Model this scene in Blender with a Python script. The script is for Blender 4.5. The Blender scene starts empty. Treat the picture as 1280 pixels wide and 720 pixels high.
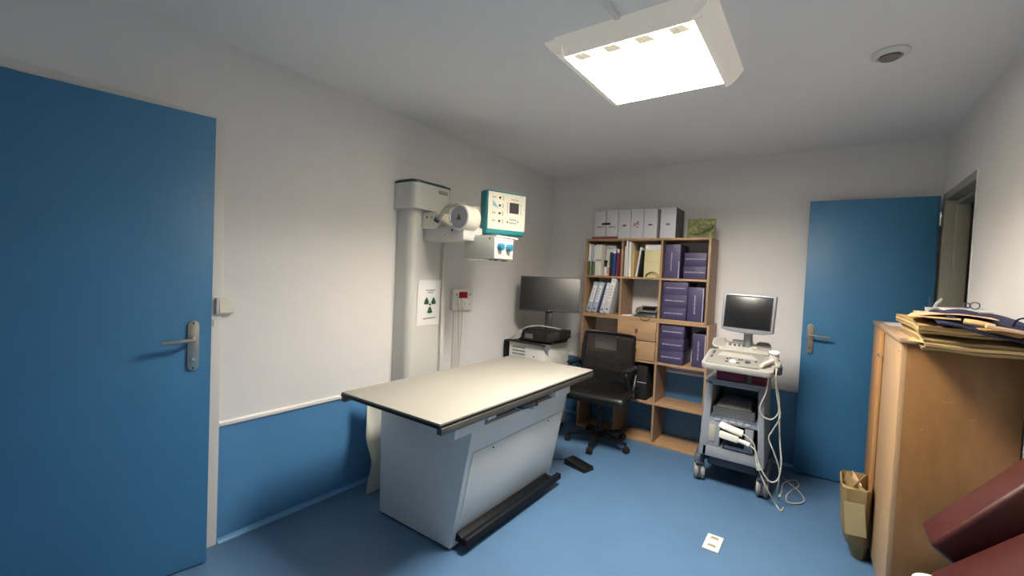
import bpy, bmesh, math, random
from mathutils import Vector, Matrix
random.seed(7)
S = bpy.context.scene
COL = S.collection
R = math.radians

# ---------------------------------------------------------------- camera
cam_d = bpy.data.cameras.new('camera')
cam = bpy.data.objects.new('camera', cam_d)
COL.objects.link(cam)
S.camera = cam
cam_d.sensor_width = 36.0
cam_d.lens = 544.16 / 1280 * 36.0
cam_d.clip_start = 0.02
_y, _p, _r = 0.6174, -0.0317, 0.0448
fw = Vector((-math.sin(_y) * math.cos(_p), math.cos(_y) * math.cos(_p), math.sin(_p)))
rt = Vector((math.cos(_y), math.sin(_y), 0))
up = rt.cross(fw)
r2 = math.cos(_r) * rt + math.sin(_r) * up
u2 = -math.sin(_r) * rt + math.cos(_r) * up
m = Matrix((r2, u2, -fw)).transposed().to_4x4()
m.translation = Vector((2.3907, -4.0472, 1.407))
cam.matrix_world = m

# ---------------------------------------------------------------- world, light, exposure
w = bpy.data.worlds.new('world')
S.world = w
w.use_nodes = True
w.node_tree.nodes['Background'].inputs[0].default_value = (0.8, 0.9, 1.0, 1)
w.node_tree.nodes['Background'].inputs[1].default_value = 0.3
S.view_settings.view_transform = 'Standard'
S.view_settings.look = 'None'
S.view_settings.exposure = 0.08
S.view_settings.gamma = 1.0
S.view_settings.use_curve_mapping = False
LAMP_W = 116.0
la = bpy.data.lights.new('ceiling_lamp', 'AREA')
la.shape = 'RECTANGLE'
la.size, la.size_y = 0.53, 0.59
la.energy = LAMP_W
la.color = (1.0, 0.94, 0.87)
lo = bpy.data.objects.new('ceiling_lamp', la)
lo.location = (1.677, -2.027, 2.425)
COL.objects.link(lo)

# ---------------------------------------------------------------- materials
MATS = {}
def s2l(c):
    return tuple(((v / 255) / 12.92 if v / 255 <= 0.04045 else ((v / 255 + 0.055) / 1.055) ** 2.4) for v in c)
def mat(name, rgb, rough=0.6, metal=0.0, var=0.0, scale=8.0, bump=0.0, bscale=200.0, stretch=None, emis=0.0, coat=0.0, alpha=1.0, spec=0.5):
    if name in MATS: return MATS[name]
    mt = bpy.data.materials.new(name)
    mt.use_nodes = True
    nt = mt.node_tree
    b = nt.nodes['Principled BSDF']
    c = s2l(rgb)
    b.inputs['Base Color'].default_value = (*c, 1)
    b.inputs['Roughness'].default_value = rough
    b.inputs['Metallic'].default_value = metal
    b.inputs['Coat Weight'].default_value = coat
    b.inputs['Alpha'].default_value = alpha
    b.inputs['Specular IOR Level'].default_value = spec
    tc = nt.nodes.new('ShaderNodeTexCoord')
    mp = nt.nodes.new('ShaderNodeMapping')
    nt.links.new(tc.outputs['Object'], mp.inputs['Vector'])
    if stretch: mp.inputs['Scale'].default_value = stretch
    if var > 0:
        n = nt.nodes.new('ShaderNodeTexNoise')
        n.inputs['Scale'].default_value = scale
        n.inputs['Detail'].default_value = 5
        nt.links.new(mp.outputs[0], n.inputs['Vector'])
        r = nt.nodes.new('ShaderNodeValToRGB')
        r.color_ramp.elements[0].position = 0.3
        r.color_ramp.elements[1].position = 0.7
        r.color_ramp.elements[0].color = (*[v * (1 - var) for v in c], 1)
        r.color_ramp.elements[1].color = (*[min(1, v * (1 + var)) for v in c], 1)
        nt.links.new(n.outputs['Fac'], r.inputs[0])
        nt.links.new(r.outputs[0], b.inputs['Base Color'])
    if bump > 0:
        n2 = nt.nodes.new('ShaderNodeTexNoise')
        n2.inputs['Scale'].default_value = bscale
        nt.links.new(mp.outputs[0], n2.inputs['Vector'])
        bp = nt.nodes.new('ShaderNodeBump')
        bp.inputs['Strength'].default_value = bump
        bp.inputs['Distance'].default_value = 0.002
        nt.links.new(n2.outputs['Fac'], bp.inputs['Height'])
        nt.links.new(bp.outputs[0], b.inputs['Normal'])
    if emis > 0:
        b.inputs['Emission Color'].default_value = (*c, 1)
        b.inputs['Emission Strength'].default_value = emis
    MATS[name] = mt
    return mt

WALL = mat('wall_white', (236, 234, 231), 0.75, bump=0.25, bscale=90, var=0.02, scale=2)
CEIL = mat('ceiling_white', (244, 243, 240), 0.85, var=0.02, scale=1.5)
DADO = mat('dado_blue', (80, 136, 182), 0.42, var=0.05, scale=3, bump=0.15, bscale=150)
FLOOR = mat("floor_vinyl", (80, 113, 146), 0.38, var=0.05, scale=5, bump=0.12, bscale=260)
DOORB = mat('door_blue', (58, 118, 162), 0.45, var=0.03, scale=3, bump=0.2, bscale=120)
TRIMW = mat('trim_white', (232, 230, 224), 0.4)
FRAMEG = mat('frame_grey', (150, 147, 134), 0.5)
CORR = mat('corridor_grey', (150, 152, 138), 0.8, var=0.05)
DARK = mat('dark_gap', (22, 22, 22), 0.8)
STEEL = mat('satin_steel', (190, 186, 172), 0.3, metal=0.85)
CHROME = mat('chrome', (225, 225, 225), 0.12, metal=1)
PLW = mat('plastic_white', (228, 226, 218), 0.45)
PLC = mat('plastic_cream', (235, 230, 214), 0.4)
MACH = mat('machine_white', (210, 210, 204), 0.38, var=0.03, scale=2)
MACHT = mat('machine_table', (226, 226, 220), 0.38, var=0.03, scale=2)
TEAL = mat('teal', (36, 124, 132), 0.4)
TEALD = mat('teal_dark', (20, 62, 68), 0.4)
KNOB = mat('knob_blue', (52, 132, 160), 0.35)
TOPW = mat('laminate_cream', (166, 163, 152), 0.5, var=0.015, scale=4)
BLK = mat('black_plastic', (13, 13, 14), 0.45)
BLKM = mat('black_matt', (14, 14, 15), 0.8)
BLKV = mat('black_vinyl', (9, 9, 10), 0.36)
RUB = mat('black_rubber', (10, 14, 19), 0.6, spec=0.25)
RAILG = mat('rail_grey', (112, 108, 102), 0.35, metal=0.7)
SCREEN = mat('screen_black', (16, 16, 17), 0.28, spec=0.8)
SCREENM = mat('screen_matte', (14, 14, 15), 0.26, spec=0.9)
WOOD = mat('beech', (156, 127, 98), 0.5, var=0.12, scale=6, stretch=(6, 6, 0.8))
WOODH = mat('beech_shelf', (164, 132, 98), 0.5, var=0.12, scale=6, stretch=(0.8, 6, 6))
OAK = mat('cabinet_wood', (140, 100, 56), 0.5, var=0.10, scale=14, stretch=(2, 2, 0.6), bump=0.15)
OAKL = mat('cabinet_wood_light', (188, 154, 114), 0.45, var=0.06, scale=8, stretch=(6, 3, 0.8))
OAKT = mat('cabinet_top', (180, 148, 118), 0.4, var=0.06, scale=8, stretch=(3, 0.8, 3))
MAROON = mat('maroon_vinyl', (68, 24, 20), 0.42, var=0.05, scale=6, bump=0.3, bscale=300)
KRAFT = mat('kraft_paper', (172, 142, 88), 0.7, var=0.06, scale=12)
KRAFTL = mat('kraft_light', (212, 180, 122), 0.7, var=0.05, scale=10)
KRAFTD = mat('kraft_dark', (142, 122, 82), 0.75, var=0.12, scale=14)
PINKP = mat('pinkish_paper', (226, 184, 150), 0.7)
PAPER = mat('paper_white', (232, 232, 230), 0.65)
NAVY = mat('navy_cloth', (24, 29, 62), 0.75, var=0.15, scale=20, bump=0.3)
PURP = mat('purple_box', (62, 56, 90), 0.5, var=0.05)
PURPD = mat('dark_blue_box', (26, 30, 66), 0.45)
PRINTW = mat('print_white', (214, 210, 222), 0.6)
PRINTK = mat('print_dark', (42, 42, 46), 0.7)
PRINTR = mat('print_red', (160, 60, 60), 0.7)
PRINTG = mat('print_green', (40, 84, 40), 0.6)
BINDER = mat('binder_grey', (204, 206, 212), 0.55, var=0.03)
BINDERB = mat('binder_bluegrey', (172, 182, 194), 0.5, var=0.05)
YEL = mat('yellow_card', (212, 202, 156), 0.65)
RED = mat('red_window', (150, 16, 20), 0.3)
BEIGE = mat('machine_beige', (162, 161, 153), 0.42)
BEIGED = mat('machine_beige_dark', (166, 162, 148), 0.5)
SILV = mat('silver_plastic', (150, 154, 162), 0.35, metal=0.3)
BLG = mat('bluegrey_plastic', (140, 146, 152), 0.4)
BLGD = mat('bluegrey_dark', (70, 78, 88), 0.5)
CORD = mat('cable_grey', (186, 186, 174), 0.5)
MARB = mat('burgundy_tray', (104, 18, 50), 0.5)

# ---------------------------------------------------------------- mesh helpers
class B:
    def __init__(s): s.bm = bmesh.new()
    def _add(s, bm, M=None):
        if M is not None: bmesh.ops.transform(bm, matrix=M, verts=bm.verts)
        me = bpy.data.meshes.new('tmp'); bm.to_mesh(me); bm.free()
        s.bm.from_mesh(me); bpy.data.meshes.remove(me)
        return s
    def box(s, x0, y0, z0, x1, y1, z1, bev=0.0, seg=2, M=None):
        bm = bmesh.new()
        bmesh.ops.create_cube(bm, size=1)
        for v in bm.verts:
            v.co = Vector((x0 + (v.co.x + .5) * (x1 - x0), y0 + (v.co.y + .5) * (y1 - y0), z0 + (v.co.z + .5) * (z1 - z0)))
        if bev > 0: bmesh.ops.bevel(bm, geom=bm.edges[:], offset=bev, segments=seg, affect='EDGES', profile=0.5)
        return s._add(bm, M)
    def hexa(s, pts, bev=0.0, seg=2):      # 8 points: bottom 4 ccw, top 4 ccw
        bm = bmesh.new()
        v = [bm.verts.new(p) for p in pts]
        for f in ((3, 2, 1, 0), (4, 5, 6, 7), (0, 1, 5, 4), (1, 2, 6, 5), (2, 3, 7, 6), (3, 0, 4, 7)):
            bm.faces.new([v[i] for i in f])
        if bev > 0: bmesh.ops.bevel(bm, geom=bm.edges[:], offset=bev, segments=seg, affect='EDGES', profile=0.5)
        bmesh.ops.recalc_face_normals(bm, faces=bm.faces)
        return s._add(bm)
    def prism(s, poly, axis, a, b, bev=0.0, M=None, seg=2, only_long=False):
        bm = bmesh.new()
        def P(u, v, t):
            return {'x': (t, u, v), 'y': (u, t, v), 'z': (u, v, t)}[axis]
        lo_ = [bm.verts.new(P(u, v, a)) for u, v in poly]
        hi_ = [bm.verts.new(P(u, v, b)) for u, v in poly]
        n = len(poly)
        bm.faces.new(lo_[::-1]); bm.faces.new(hi_)
        for i in range(n):
            bm.faces.new((lo_[i], lo_[(i + 1) % n], hi_[(i + 1) % n], hi_[i]))
        bmesh.ops.recalc_face_normals(bm, faces=bm.faces)
        if bev > 0: bmesh.ops.bevel(bm, geom=bm.edges[:], offset=bev, segments=seg, affect='EDGES', profile=0.5)
        return s._add(bm, M)
    def cyl(s, p0, p1, r0, r1=None, seg=20, bev=0.0):
        if r1 is None: r1 = r0
        p0, p1 = Vector(p0), Vector(p1)
        d = p1 - p0
        bm = bmesh.new()
        bmesh.ops.create_cone(bm, cap_ends=True, segments=seg, radius1=r0, radius2=r1, depth=d.length)
        if bev > 0:
            es = [e for e in bm.edges if abs(e.verts[0].co.z - e.verts[1].co.z) < 1e-6]
            bmesh.ops.bevel(bm, geom=es, offset=bev, segments=3, affect='EDGES', profile=0.5)
        M = Matrix.Translation((p0 + p1) / 2) @ d.to_track_quat('Z', 'Y').to_matrix().to_4x4()
        return s._add(bm, M)
    def sphere(s, c, r, sc=(1, 1, 1), seg=16):
        bm = bmesh.new()
        bmesh.ops.create_uvsphere(bm, u_segments=seg, v_segments=seg // 2, radius=r)
        return s._add(bm, Matrix.Translation(c) @ Matrix.Diagonal((*sc, 1)))
    def lathe(s, prof, c, seg=28, M=None):
        bm = bmesh.new()
        rings = []
        for r, z in prof:
            rings.append([bm.verts.new((r * math.cos(2 * math.pi * i / seg), r * math.sin(2 * math.pi * i / seg), z)) for i in range(seg)])
        for a, b in zip(rings, rings[1:]):
            for i in range(seg):
                bm.faces.new((a[i], a[(i + 1) % seg], b[(i + 1) % seg], b[i]))
        bm.faces.new(rings[0][::-1]); bm.faces.new(rings[-1])
        bmesh.ops.remove_doubles(bm, verts=bm.verts, dist=1e-6)
        bmesh.ops.recalc_face_normals(bm, faces=bm.faces)
        return s._add(bm, Matrix.Translation(c) @ (M or Matrix()))
    def tube(s, pts, r, seg=8, smooth=True, flat=1.0):
        pts = [Vector(p) for p in pts]
        if smooth and len(pts) > 2: pts = catmull(pts, 6)
        bm = bmesh.new()
        rings = []
        prev = None
        for i, p in enumerate(pts):
            t = (pts[min(i + 1, len(pts) - 1)] - pts[max(i - 1, 0)]).normalized()
            if prev is None:
                a = t.orthogonal().normalized()
            else:
                a = (prev - t * prev.dot(t)).normalized()
            prev = a
            b = t.cross(a)
            rings.append([bm.verts.new(p + r * (math.cos(2 * math.pi * k / seg) * a + flat * math.sin(2 * math.pi * k / seg) * b)) for k in range(seg)])
        for a, b in zip(rings, rings[1:]):
            for k in range(seg):
                bm.faces.new((a[k], a[(k + 1) % seg], b[(k + 1) % seg], b[k]))
        bm.faces.new(rings[0][::-1]); bm.faces.new(rings[-1])
        bmesh.ops.recalc_face_normals(bm, faces=bm.faces)
        return s._add(bm)
    def grid(s, fn, nu, nv, th=0.0):
        bm = bmesh.new()
        V = [[bm.verts.new(fn(i / nu, j / nv)) for j in range(nv + 1)] for i in range(nu + 1)]
        for i in range(nu):
            for j in range(nv):
                bm.faces.new((V[i][j], V[i + 1][j], V[i + 1][j + 1], V[i][j + 1]))
        bmesh.ops.recalc_face_normals(bm, faces=bm.faces)
        if th:
            bmesh.ops.solidify(bm, geom=bm.faces[:], thickness=th)
        return s._add(bm)
    def obj(s, name, material, parent=None, M=None, **kw):
        """links one mesh object; M maps the builder's coordinates into the parent's (default: builder used world coordinates)"""
        me = bpy.data.meshes.new(name)
        if M is None and parent is not None:
            rootm = ROOTM.get(parent.name, Matrix())
            M = rootm.inverted()
        if M is not None: bmesh.ops.transform(s.bm, matrix=M, verts=s.bm.verts)
        s.bm.to_mesh(me); s.bm.free()
        for p in me.polygons: p.use_smooth = True
        me.set_sharp_from_angle(angle=R(35))
        me.materials.append(material)
        o = bpy.data.objects.new(name, me)
        COL.objects.link(o)
        if parent is not None:
            o.parent = parent
            ROOTM[o.name] = ROOTM.get(parent.name, Matrix())
        for k, v in kw.items(): o[k] = v
        return o
ROOTM = {}
LOCAL = Matrix()
def catmull(P, n):
    out = []
    Q = [P[0] * 2 - P[1]] + P + [P[-1] * 2 - P[-2]]
    for i in range(1, len(Q) - 2):
        a, b, c, d = Q[i - 1:i + 3]
        for k in range(n):
            t = k / n
            out.append(0.5 * ((2 * b) + (c - a) * t + (2 * a - 5 * b + 4 * c - d) * t * t + (3 * b - a - 3 * c + d) * t ** 3))
    out.append(P[-1])
    return out
def root(name, loc, label, cat, group=None, rz=0.0, kind=None):
    o = bpy.data.objects.new(name, None)
    o.empty_display_size = 0.05
    COL.objects.link(o)
    o.location = loc; o.rotation_euler = (0, 0, rz)
    ROOTM[o.name] = Matrix.Translation(loc) @ Matrix.Rotation(rz, 4, 'Z')
    return tag(o, label, cat, group, kind)
def tag(o, label, cat, group=None, kind=None):
    o['label'] = label; o['category'] = cat
    if group: o['group'] = group
    if kind: o['kind'] = kind
    return o
def struct(o, label, cat): return tag(o, label, cat, kind='structure')
def text_bm(s, size, align='CENTER', depth=0.0004):
    cu = bpy.data.curves.new('t', 'FONT')
    cu.body = s; cu.size = size; cu.align_x = align; cu.align_y = 'CENTER'; cu.extrude = depth; cu.resolution_u = 2
    o = bpy.data.objects.new('t', cu); COL.objects.link(o)
    dg = bpy.context.evaluated_depsgraph_get()
    me = bpy.data.meshes.new_from_object(o.evaluated_get(dg))
    b = B(); b.bm.from_mesh(me)
    bpy.data.objects.remove(o); bpy.data.curves.remove(cu); bpy.data.meshes.remove(me)
    return b
def frame(o, xa, ya):          # matrix with origin o, x axis xa, y axis ya
    xa = Vector(xa).normalized(); ya = Vector(ya).normalized(); za = xa.cross(ya)
    M = Matrix((xa, ya, za)).transposed().to_4x4(); M.translation = Vector(o)
    return M
def put_text(s, size, o, xa, ya, material, parent, name='lettering'):
    b = text_bm(s, size)
    bmesh.ops.transform(b.bm, matrix=frame(o, xa, ya), verts=b.bm.verts)
    return b.obj(name, material, parent)
def copy_tree(o, parent=None):
    c = o.copy(); COL.objects.link(c)
    if parent: c.parent = parent
    for ch in list(o.children): copy_tree(ch, c)
    return c

# ---------------------------------------------------------------- room shell
H, W, YF = 2.4537, 3.02, -5.1
HR = 0.60
T = 0.14
struct(B().box(-T, YF - T, -0.1, W + 1.6, T, 0.0).obj('floor', FLOOR), 'glossy light blue vinyl floor of the room', 'floor')
struct(B().box(-T, YF - T, H, W + 1.6, T, H + 0.1).obj('ceiling', CEIL), 'plain white painted ceiling', 'ceiling')
# left wall with the opening behind the near door
D1a, D1b, DH = -4.06, -3.200, 2.06
b = B()
b.box(-T, D1b, HR, 0, 0, H); b.box(-T, YF, HR, 0, D1a, H); b.box(-T, D1a, DH, 0, D1b, H)
wl = struct(b.obj('wall_left', WALL), 'white painted left wall behind the x-ray column', 'wall')
b = B(); b.box(-T, D1b, 0, 0.002, 0, HR); b.box(-T, YF, 0, 0.002, D1a, HR)
b.obj('dado', DADO, wl)
b = B(); b.box(-T, 0, HR, W + T, T, H)
wb = struct(b.obj('wall_back', WALL), 'white painted back wall behind the bookcase', 'wall')
B().box(-T, -0.002, 0, W + T, T, HR).obj('dado', DADO, wb)
D2a, D2b = -0.80, -0.07
b = B()
b.box(W, D2b, 0, W + T, T, H); b.box(W, YF, HR, W + T, D2a, H); b.box(W, D2a, DH, W + T, D2b, H)
wr = struct(b.obj('wall_right', WALL), 'white painted right wall behind the wooden cabinet', 'wall')
B().box(W - 0.002, YF, 0, W + T, D2a, HR).obj('dado', DADO, wr)
b = B(); b.box(-T, YF - T, HR, W + T, YF, H)
wf = struct(b.obj('wall_front', WALL), 'white wall behind the viewer', 'wall')
B().box(-T, YF - T, 0, W + T, YF + 0.002, HR).obj('dado', DADO, wf)
# hallways beyond the door openings; unseen near one added to stop world light
b = B(); b.box(-0.9, -4.4, 0, -0.86, -2.9, H); b.box(-0.9, -4.44, 0, -T, -4.4, H); b.box(-0.9, -2.9, 0, -T, -2.86, H); b.box(-0.9, -4.4, -0.1, -T, -2.9, 0); b.box(-0.9, -4.4, H, -T, -2.9, H + .05)
struct(b.obj('wall_hallway_light_block', CORR), 'unseen hallway wall added behind the near blue door against stray light', 'wall')
b = B(); b.box(W + 1.3, -1.9, 0, W + 1.34, 0.14, H); b.box(W + T, -1.94, 0, W + 1.34, -1.9, H); b.box(W + T, 0.1, 0, W + 1.34, 0.14, H)
struct(b.obj('wall_corridor', CORR), 'dim grey corridor wall beyond the far door opening', 'wall')

def rail(name, p0, p1, nrm, label):
    p0, p1, n = Vector(p0), Vector(p1), Vector(nrm)
    d = (p1 - p0)
    prof = [(0, -0.014), (0.008, -0.014), (0.013, -0.007), (0.013, 0.007), (0.008, 0.014), (0, 0.014)]
    b = B()
    bm = bmesh.new()
    a = [bm.verts.new(p0 + n * u + Vector((0, 0, v))) for u, v in prof]
    c = [bm.verts.new(p1 + n * u + Vector((0, 0, v))) for u, v in prof]
    for i in range(len(prof)):
        j = (i + 1) % len(prof)
        bm.faces.new((a[i], a[j], c[j], c[i]))
    bm.faces.new(a[::-1]); bm.faces.new(c)
    bmesh.ops.recalc_face_normals(bm, faces=bm.faces)
    b._add(bm)
    return struct(b.obj(name, TRIMW), label, 'rail')
rail('trim_1', (0, -3.135, HR), (0, -0.0, HR), (1, 0, 0), 'white chair rail above the blue dado of the left wall')
rail('trim_2', (0, 0, HR), (W, 0, HR), (0, -1, 0), 'white chair rail on the back wall behind the bookcase')
rail('trim_3', (W, YF, HR), (W, D2a - .03, HR), (-1, 0, 0), 'white chair rail on the right wall')
# coved vinyl skirting
def cove(name, axis, a, b_, label):
    b = B()
    pr = [(0, 0), (0.018, 0), (0.010, 0.005), (0.005, 0.012), (0, 0.022)]
    if axis == 'y': b.prism([(u + .002, v) for u, v in pr], 'y', a, b_)
    else: b.prism([(-u - .002, v) for u, v in pr], 'x', a, b_)
    return struct(b.obj(name, mat('cove_blue', (96, 156, 200), 0.4)), label, 'baseboard')
cove('baseboard_left', 'y', -3.13, -0.0, 'light blue vinyl cove at the foot of the left wall')
cove('baseboard_back', 'x', 0.0, W, 'light blue vinyl cove at the foot of the back wall')
# door frame 1
b = B()
b.box(-T, D1b, 0, 0.012, D1b + 0.065, DH + 0.03, 0.002); b.box(-T, D1a - 0.03, 0, 0.012, D1a, DH + 0.03, 0.002)
b.box(-T, D1a, DH - 0.03, -0.048, D1b, DH + 0.03, 0.002); b.box(-T, D1a, DH - 0.006, 0.012, D1b, DH + 0.03, 0.002)
struct(b.obj('trim_4', TRIMW), 'white frame round the near blue door', 'door frame')
b = B().box(-0.05, D1b - 0.02, 0, -0.02, D1b, DH, 0.002)
b.obj('door_stop', TRIMW, bpy.data.objects['trim_4'])
B().box(0.0, D1b + 0.02, 1.09, 0.0126, D1b + 0.032, 1.125).obj('strike_plate', STEEL, bpy.data.objects['trim_4'])
# door frame 2 (grey metal), set in the reveal of the right wall
b = B()
b.box(W - 0.006, D2b - 0.045, 0, W + T + .01, D2b + .0, DH + 0.0, 0.003)
b.box(W + 0.045, D2b - 0.075, 0, W + T - 0.03, D2b - 0.045, DH - 0.05, 0.003)
b.box(W - 0.006, D2a, DH - 0.05, W + T + .01, D2b, DH, 0.003)
b.box(W + 0.045, D2a + .01, DH - 0.08, W + T - 0.03, D2b - .07, DH - 0.05, 0.003)
fr = struct(b.obj('trim_5', FRAMEG), 'grey metal frame of the far door opening', 'door frame')
b = B().box(W - 0.004, D2a - 0.012, HR * 0, W + T + .004, D2a + 0.004, DH + .003, 0.002)
b.obj('reveal_edge', TRIMW, fr)
# far jamb door leaf stop seen as greenish panel in the corridor
b = B(); b.box(W + 0.62, -0.9, 0, W + 0.66, 0.1, 2.1)
struct(b.obj('wall_corridor_partition', mat('corridor_green', (142, 146, 128), 0.7)), 'grey-green partition standing in the corridor beyond the far door', 'partition')

# ceiling conduit
b = B().box(1.655, YF, H - 0.012, 1.68, -2.38, H, 0.003)
struct(b.obj('trim_6', PLW), 'white cable duct running along the ceiling to the lamp', 'cable duct')

# ---------------------------------------------------------------- doors
def lever(b, s, z, n0, direction, length=0.115):
    """leaf-local: s along leaf, y outward (negative = room), z"""
    b.cyl((s, n0, z), (s, n0 - 0.045, z), 0.009, seg=14)
    b.tube([(s, n0 - 0.045, z), (s + direction * 0.02, n0 - 0.05, z + 0.001), (s + direction * 0.07, n0 - 0.05, z - 0.002), (s + direction * length, n0 - 0.046, z - 0.006)], 0.0085, 10)
def make_door(name, hinge, ang, width, free_sign, handle_s, label):
    """leaf runs along local +x from hinge; visible face is local y = -0.04 side"""
    r = root(name, hinge, label, 'door', rz=ang, kind='structure')
    B().box(0, 0, 0.008, width, 0.04, 2.048, 0.0015).obj('door_leaf', DOORB, r, M=LOCAL)
    b = B()
    # long plate
    prof = []
    for k in range(13):
        t = math.pi * k / 12
        prof.append((handle_s + 0.021 * math.cos(t), 1.115 + 0.021 * math.sin(t)))
    for k in range(13):
        t = math.pi + math.pi * k / 12
        prof.append((handle_s + 0.021 * math.cos(t), 0.935 + 0.021 * math.sin(t)))
    b.prism(prof, 'y', -0.008, 0.0, 0.001)
    pl = b.obj('handle_plate', STEEL, r, M=LOCAL)
    b = B(); lever(b, handle_s, 1.055, -0.006, -free_sign)
    b.obj('door_handle', STEEL, r, M=LOCAL)
    b = B(); b.cyl((handle_s, -0.006, 0.962), (handle_s, -0.012, 0.962), 0.009); b.box(handle_s - .0035, -0.022, 0.958, handle_s + .0035, -0.010, 0.966, .001)
    b.obj('lock_cylinder', CHROME, pl, M=LOCAL)
    b = B()
    for z in (1.125, 0.925): b.cyl((handle_s, -0.0075, z), (handle_s, -0.0092, z), 0.0035, seg=10)
    b.obj('screw', DARK, pl, M=LOCAL)
    return r
# near door: hinge on the left wall, leaf ajar into the room
h1 = Vector((-0.0082, -4.04, 0)); f1 = Vector((0.1296, -3.2206, 0))
d = f1 - h1
a1 = math.atan2(d.y, d.x)
# leaf-local +x = d ; local -y must face the room: for d ~ +y, -y_local = (sin,-cos) = +x  OK
door1 = make_door('door_1', h1, a1, d.length, 1, d.length - 0.068, 'blue flush door standing ajar at the left of the photo')
# far door: hinged at the right wall, folded back in front of the back wall
f2 = Vector((2.2894, -0.1137, 0)); h2 = Vector((2.998, -0.082, 0))
d = h2 - f2
a2 = math.atan2(d.y, d.x)
door2 = make_door('door_2', f2, a2, d.length, -1, 0.052, 'blue flush door opened back against the back wall at right')
b = B()
for z in (0.25, 1.1, 1.85): b.cyl((d.length + 0.004, -0.004, z), (d.length + 0.004, -0.004, z + 0.09), 0.007, seg=10)
b.obj('hinge', STEEL, door2, M=LOCAL)
B().box(-0.001, .012, 1.0, 0.003, .03, 1.06).obj('latch', DARK, door2, M=LOCAL)

# ---------------------------------------------------------------- light switch
r = root('light_switch', (0, -3.125, 1.19), 'white square rocker light switch on the wall beside the near blue door', 'light switch')
B().box(0, -3.166, 1.150, 0.03, -3.086, 1.229, 0.004).obj('switch_box', PLW, r)
B().prism([(0.030, 1.158), (0.036, 1.158), (0.031, 1.221), (0.030, 1.221)], 'y', -3.152, -3.096).obj('rocker', PLC, r)

# ---------------------------------------------------------------- ceiling light
cx0, cx1, cy0, cy1, zb = 1.404, 1.950, -2.335, -1.722, 2.380
r = root('ceiling_light', ((cx0 + cx1) / 2, (cy0 + cy1) / 2, H), 'square white louvred fluorescent ceiling lamp, lit', 'ceiling lamp')
def flare(x_in, x_out, y0, y1):
    sg = 1 if x_out > x_in else -1
    pr = [(x_in, zb)]
    wd = abs(x_out - x_in)
    for k in range(1, 9):
        t = k / 8
        pr.append((x_in + sg * wd * t, zb + (H - zb - 0.010) * (0.35 * t + 0.65 * t ** 2.2)))
    pr += [(x_out + sg * .004, H - 0.006), (x_out, H - 0.0005), (x_in, H - 0.0005)]
    return B().prism(pr, 'y', y0, y1)
HOUS = mat('lamp_housing_glow', (232, 224, 210), 0.4, emis=0.26)  # mild emission puts the lamp's bloom into the housing colour
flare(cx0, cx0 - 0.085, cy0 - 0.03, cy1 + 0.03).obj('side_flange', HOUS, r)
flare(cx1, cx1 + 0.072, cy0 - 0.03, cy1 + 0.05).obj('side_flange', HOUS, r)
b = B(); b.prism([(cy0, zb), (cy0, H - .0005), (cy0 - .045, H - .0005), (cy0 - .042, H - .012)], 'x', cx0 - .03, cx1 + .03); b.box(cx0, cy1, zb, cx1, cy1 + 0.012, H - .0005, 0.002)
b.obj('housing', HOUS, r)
B().box(cx0, cy0, H - 0.022, cx1, cy1, H - 0.0005).obj('reflector', mat('reflector', (250, 240, 220), 0.5, emis=1.6), r)
LOUV = mat('louvre', (238, 232, 216), 0.45)
for i in range(1, 8):
    x = cx0 + (cx1 - cx0) * i / 8
    B().box(x - 0.0012, cy0, zb + 0.001, x + 0.0012, cy1, zb + 0.030).obj('louvre_divider', LOUV, r)
ny = 9
for i in range(1, ny):
    y = cy0 + (cy1 - cy0) * i / ny
    B().box(cx0, y - 0.0008, zb + 0.003, cx1, y + 0.0008, zb + 0.016).obj('louvre_blade', LOUV, r)
CELL = mat('glowing_louvre_cell', (236, 224, 196), 0.5, emis=0.42)  # emission added to the cells in place of light shining through them
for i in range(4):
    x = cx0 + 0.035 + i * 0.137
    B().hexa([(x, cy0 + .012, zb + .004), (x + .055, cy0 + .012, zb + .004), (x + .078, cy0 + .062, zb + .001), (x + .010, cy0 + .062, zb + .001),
              (x, cy0 + .012, zb + .005), (x + .055, cy0 + .012, zb + .005), (x + .078, cy0 + .062, zb + .002), (x + .010, cy0 + .062, zb + .002)]).obj('glowing_louvre_cell', CELL, r)
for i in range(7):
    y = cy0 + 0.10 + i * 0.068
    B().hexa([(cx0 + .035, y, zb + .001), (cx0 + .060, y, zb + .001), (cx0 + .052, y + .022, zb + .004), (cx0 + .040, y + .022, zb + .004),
              (cx0 + .035, y, zb + .002), (cx0 + .060, y, zb + .002), (cx0 + .052, y + .022, zb + .006), (cx0 + .040, y + .022, zb + .006)]).obj('glowing_louvre_cell', CELL, r)
# ---------------------------------------------------------------- smoke detector
r = root('ceiling_vent', (2.58, -1.525, H), 'small round white air valve on the ceiling above the far door', 'vent')
B().lathe([(0.0, 0), (0.066, 0), (0.068, -0.006), (0.060, -0.016), (0.046, -0.020), (0.040, -0.012), (0, -0.012)], (2.58, -1.525, H)).obj('rim', PLW, r)
B().lathe([(0, -0.013), (0.036, -0.013), (0.038, -0.024), (0.030, -0.030), (0, -0.031)], (2.58, -1.525, H)).obj('valve_disc', mat('valve_grey', (138, 130, 116), 0.6), r)

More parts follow.
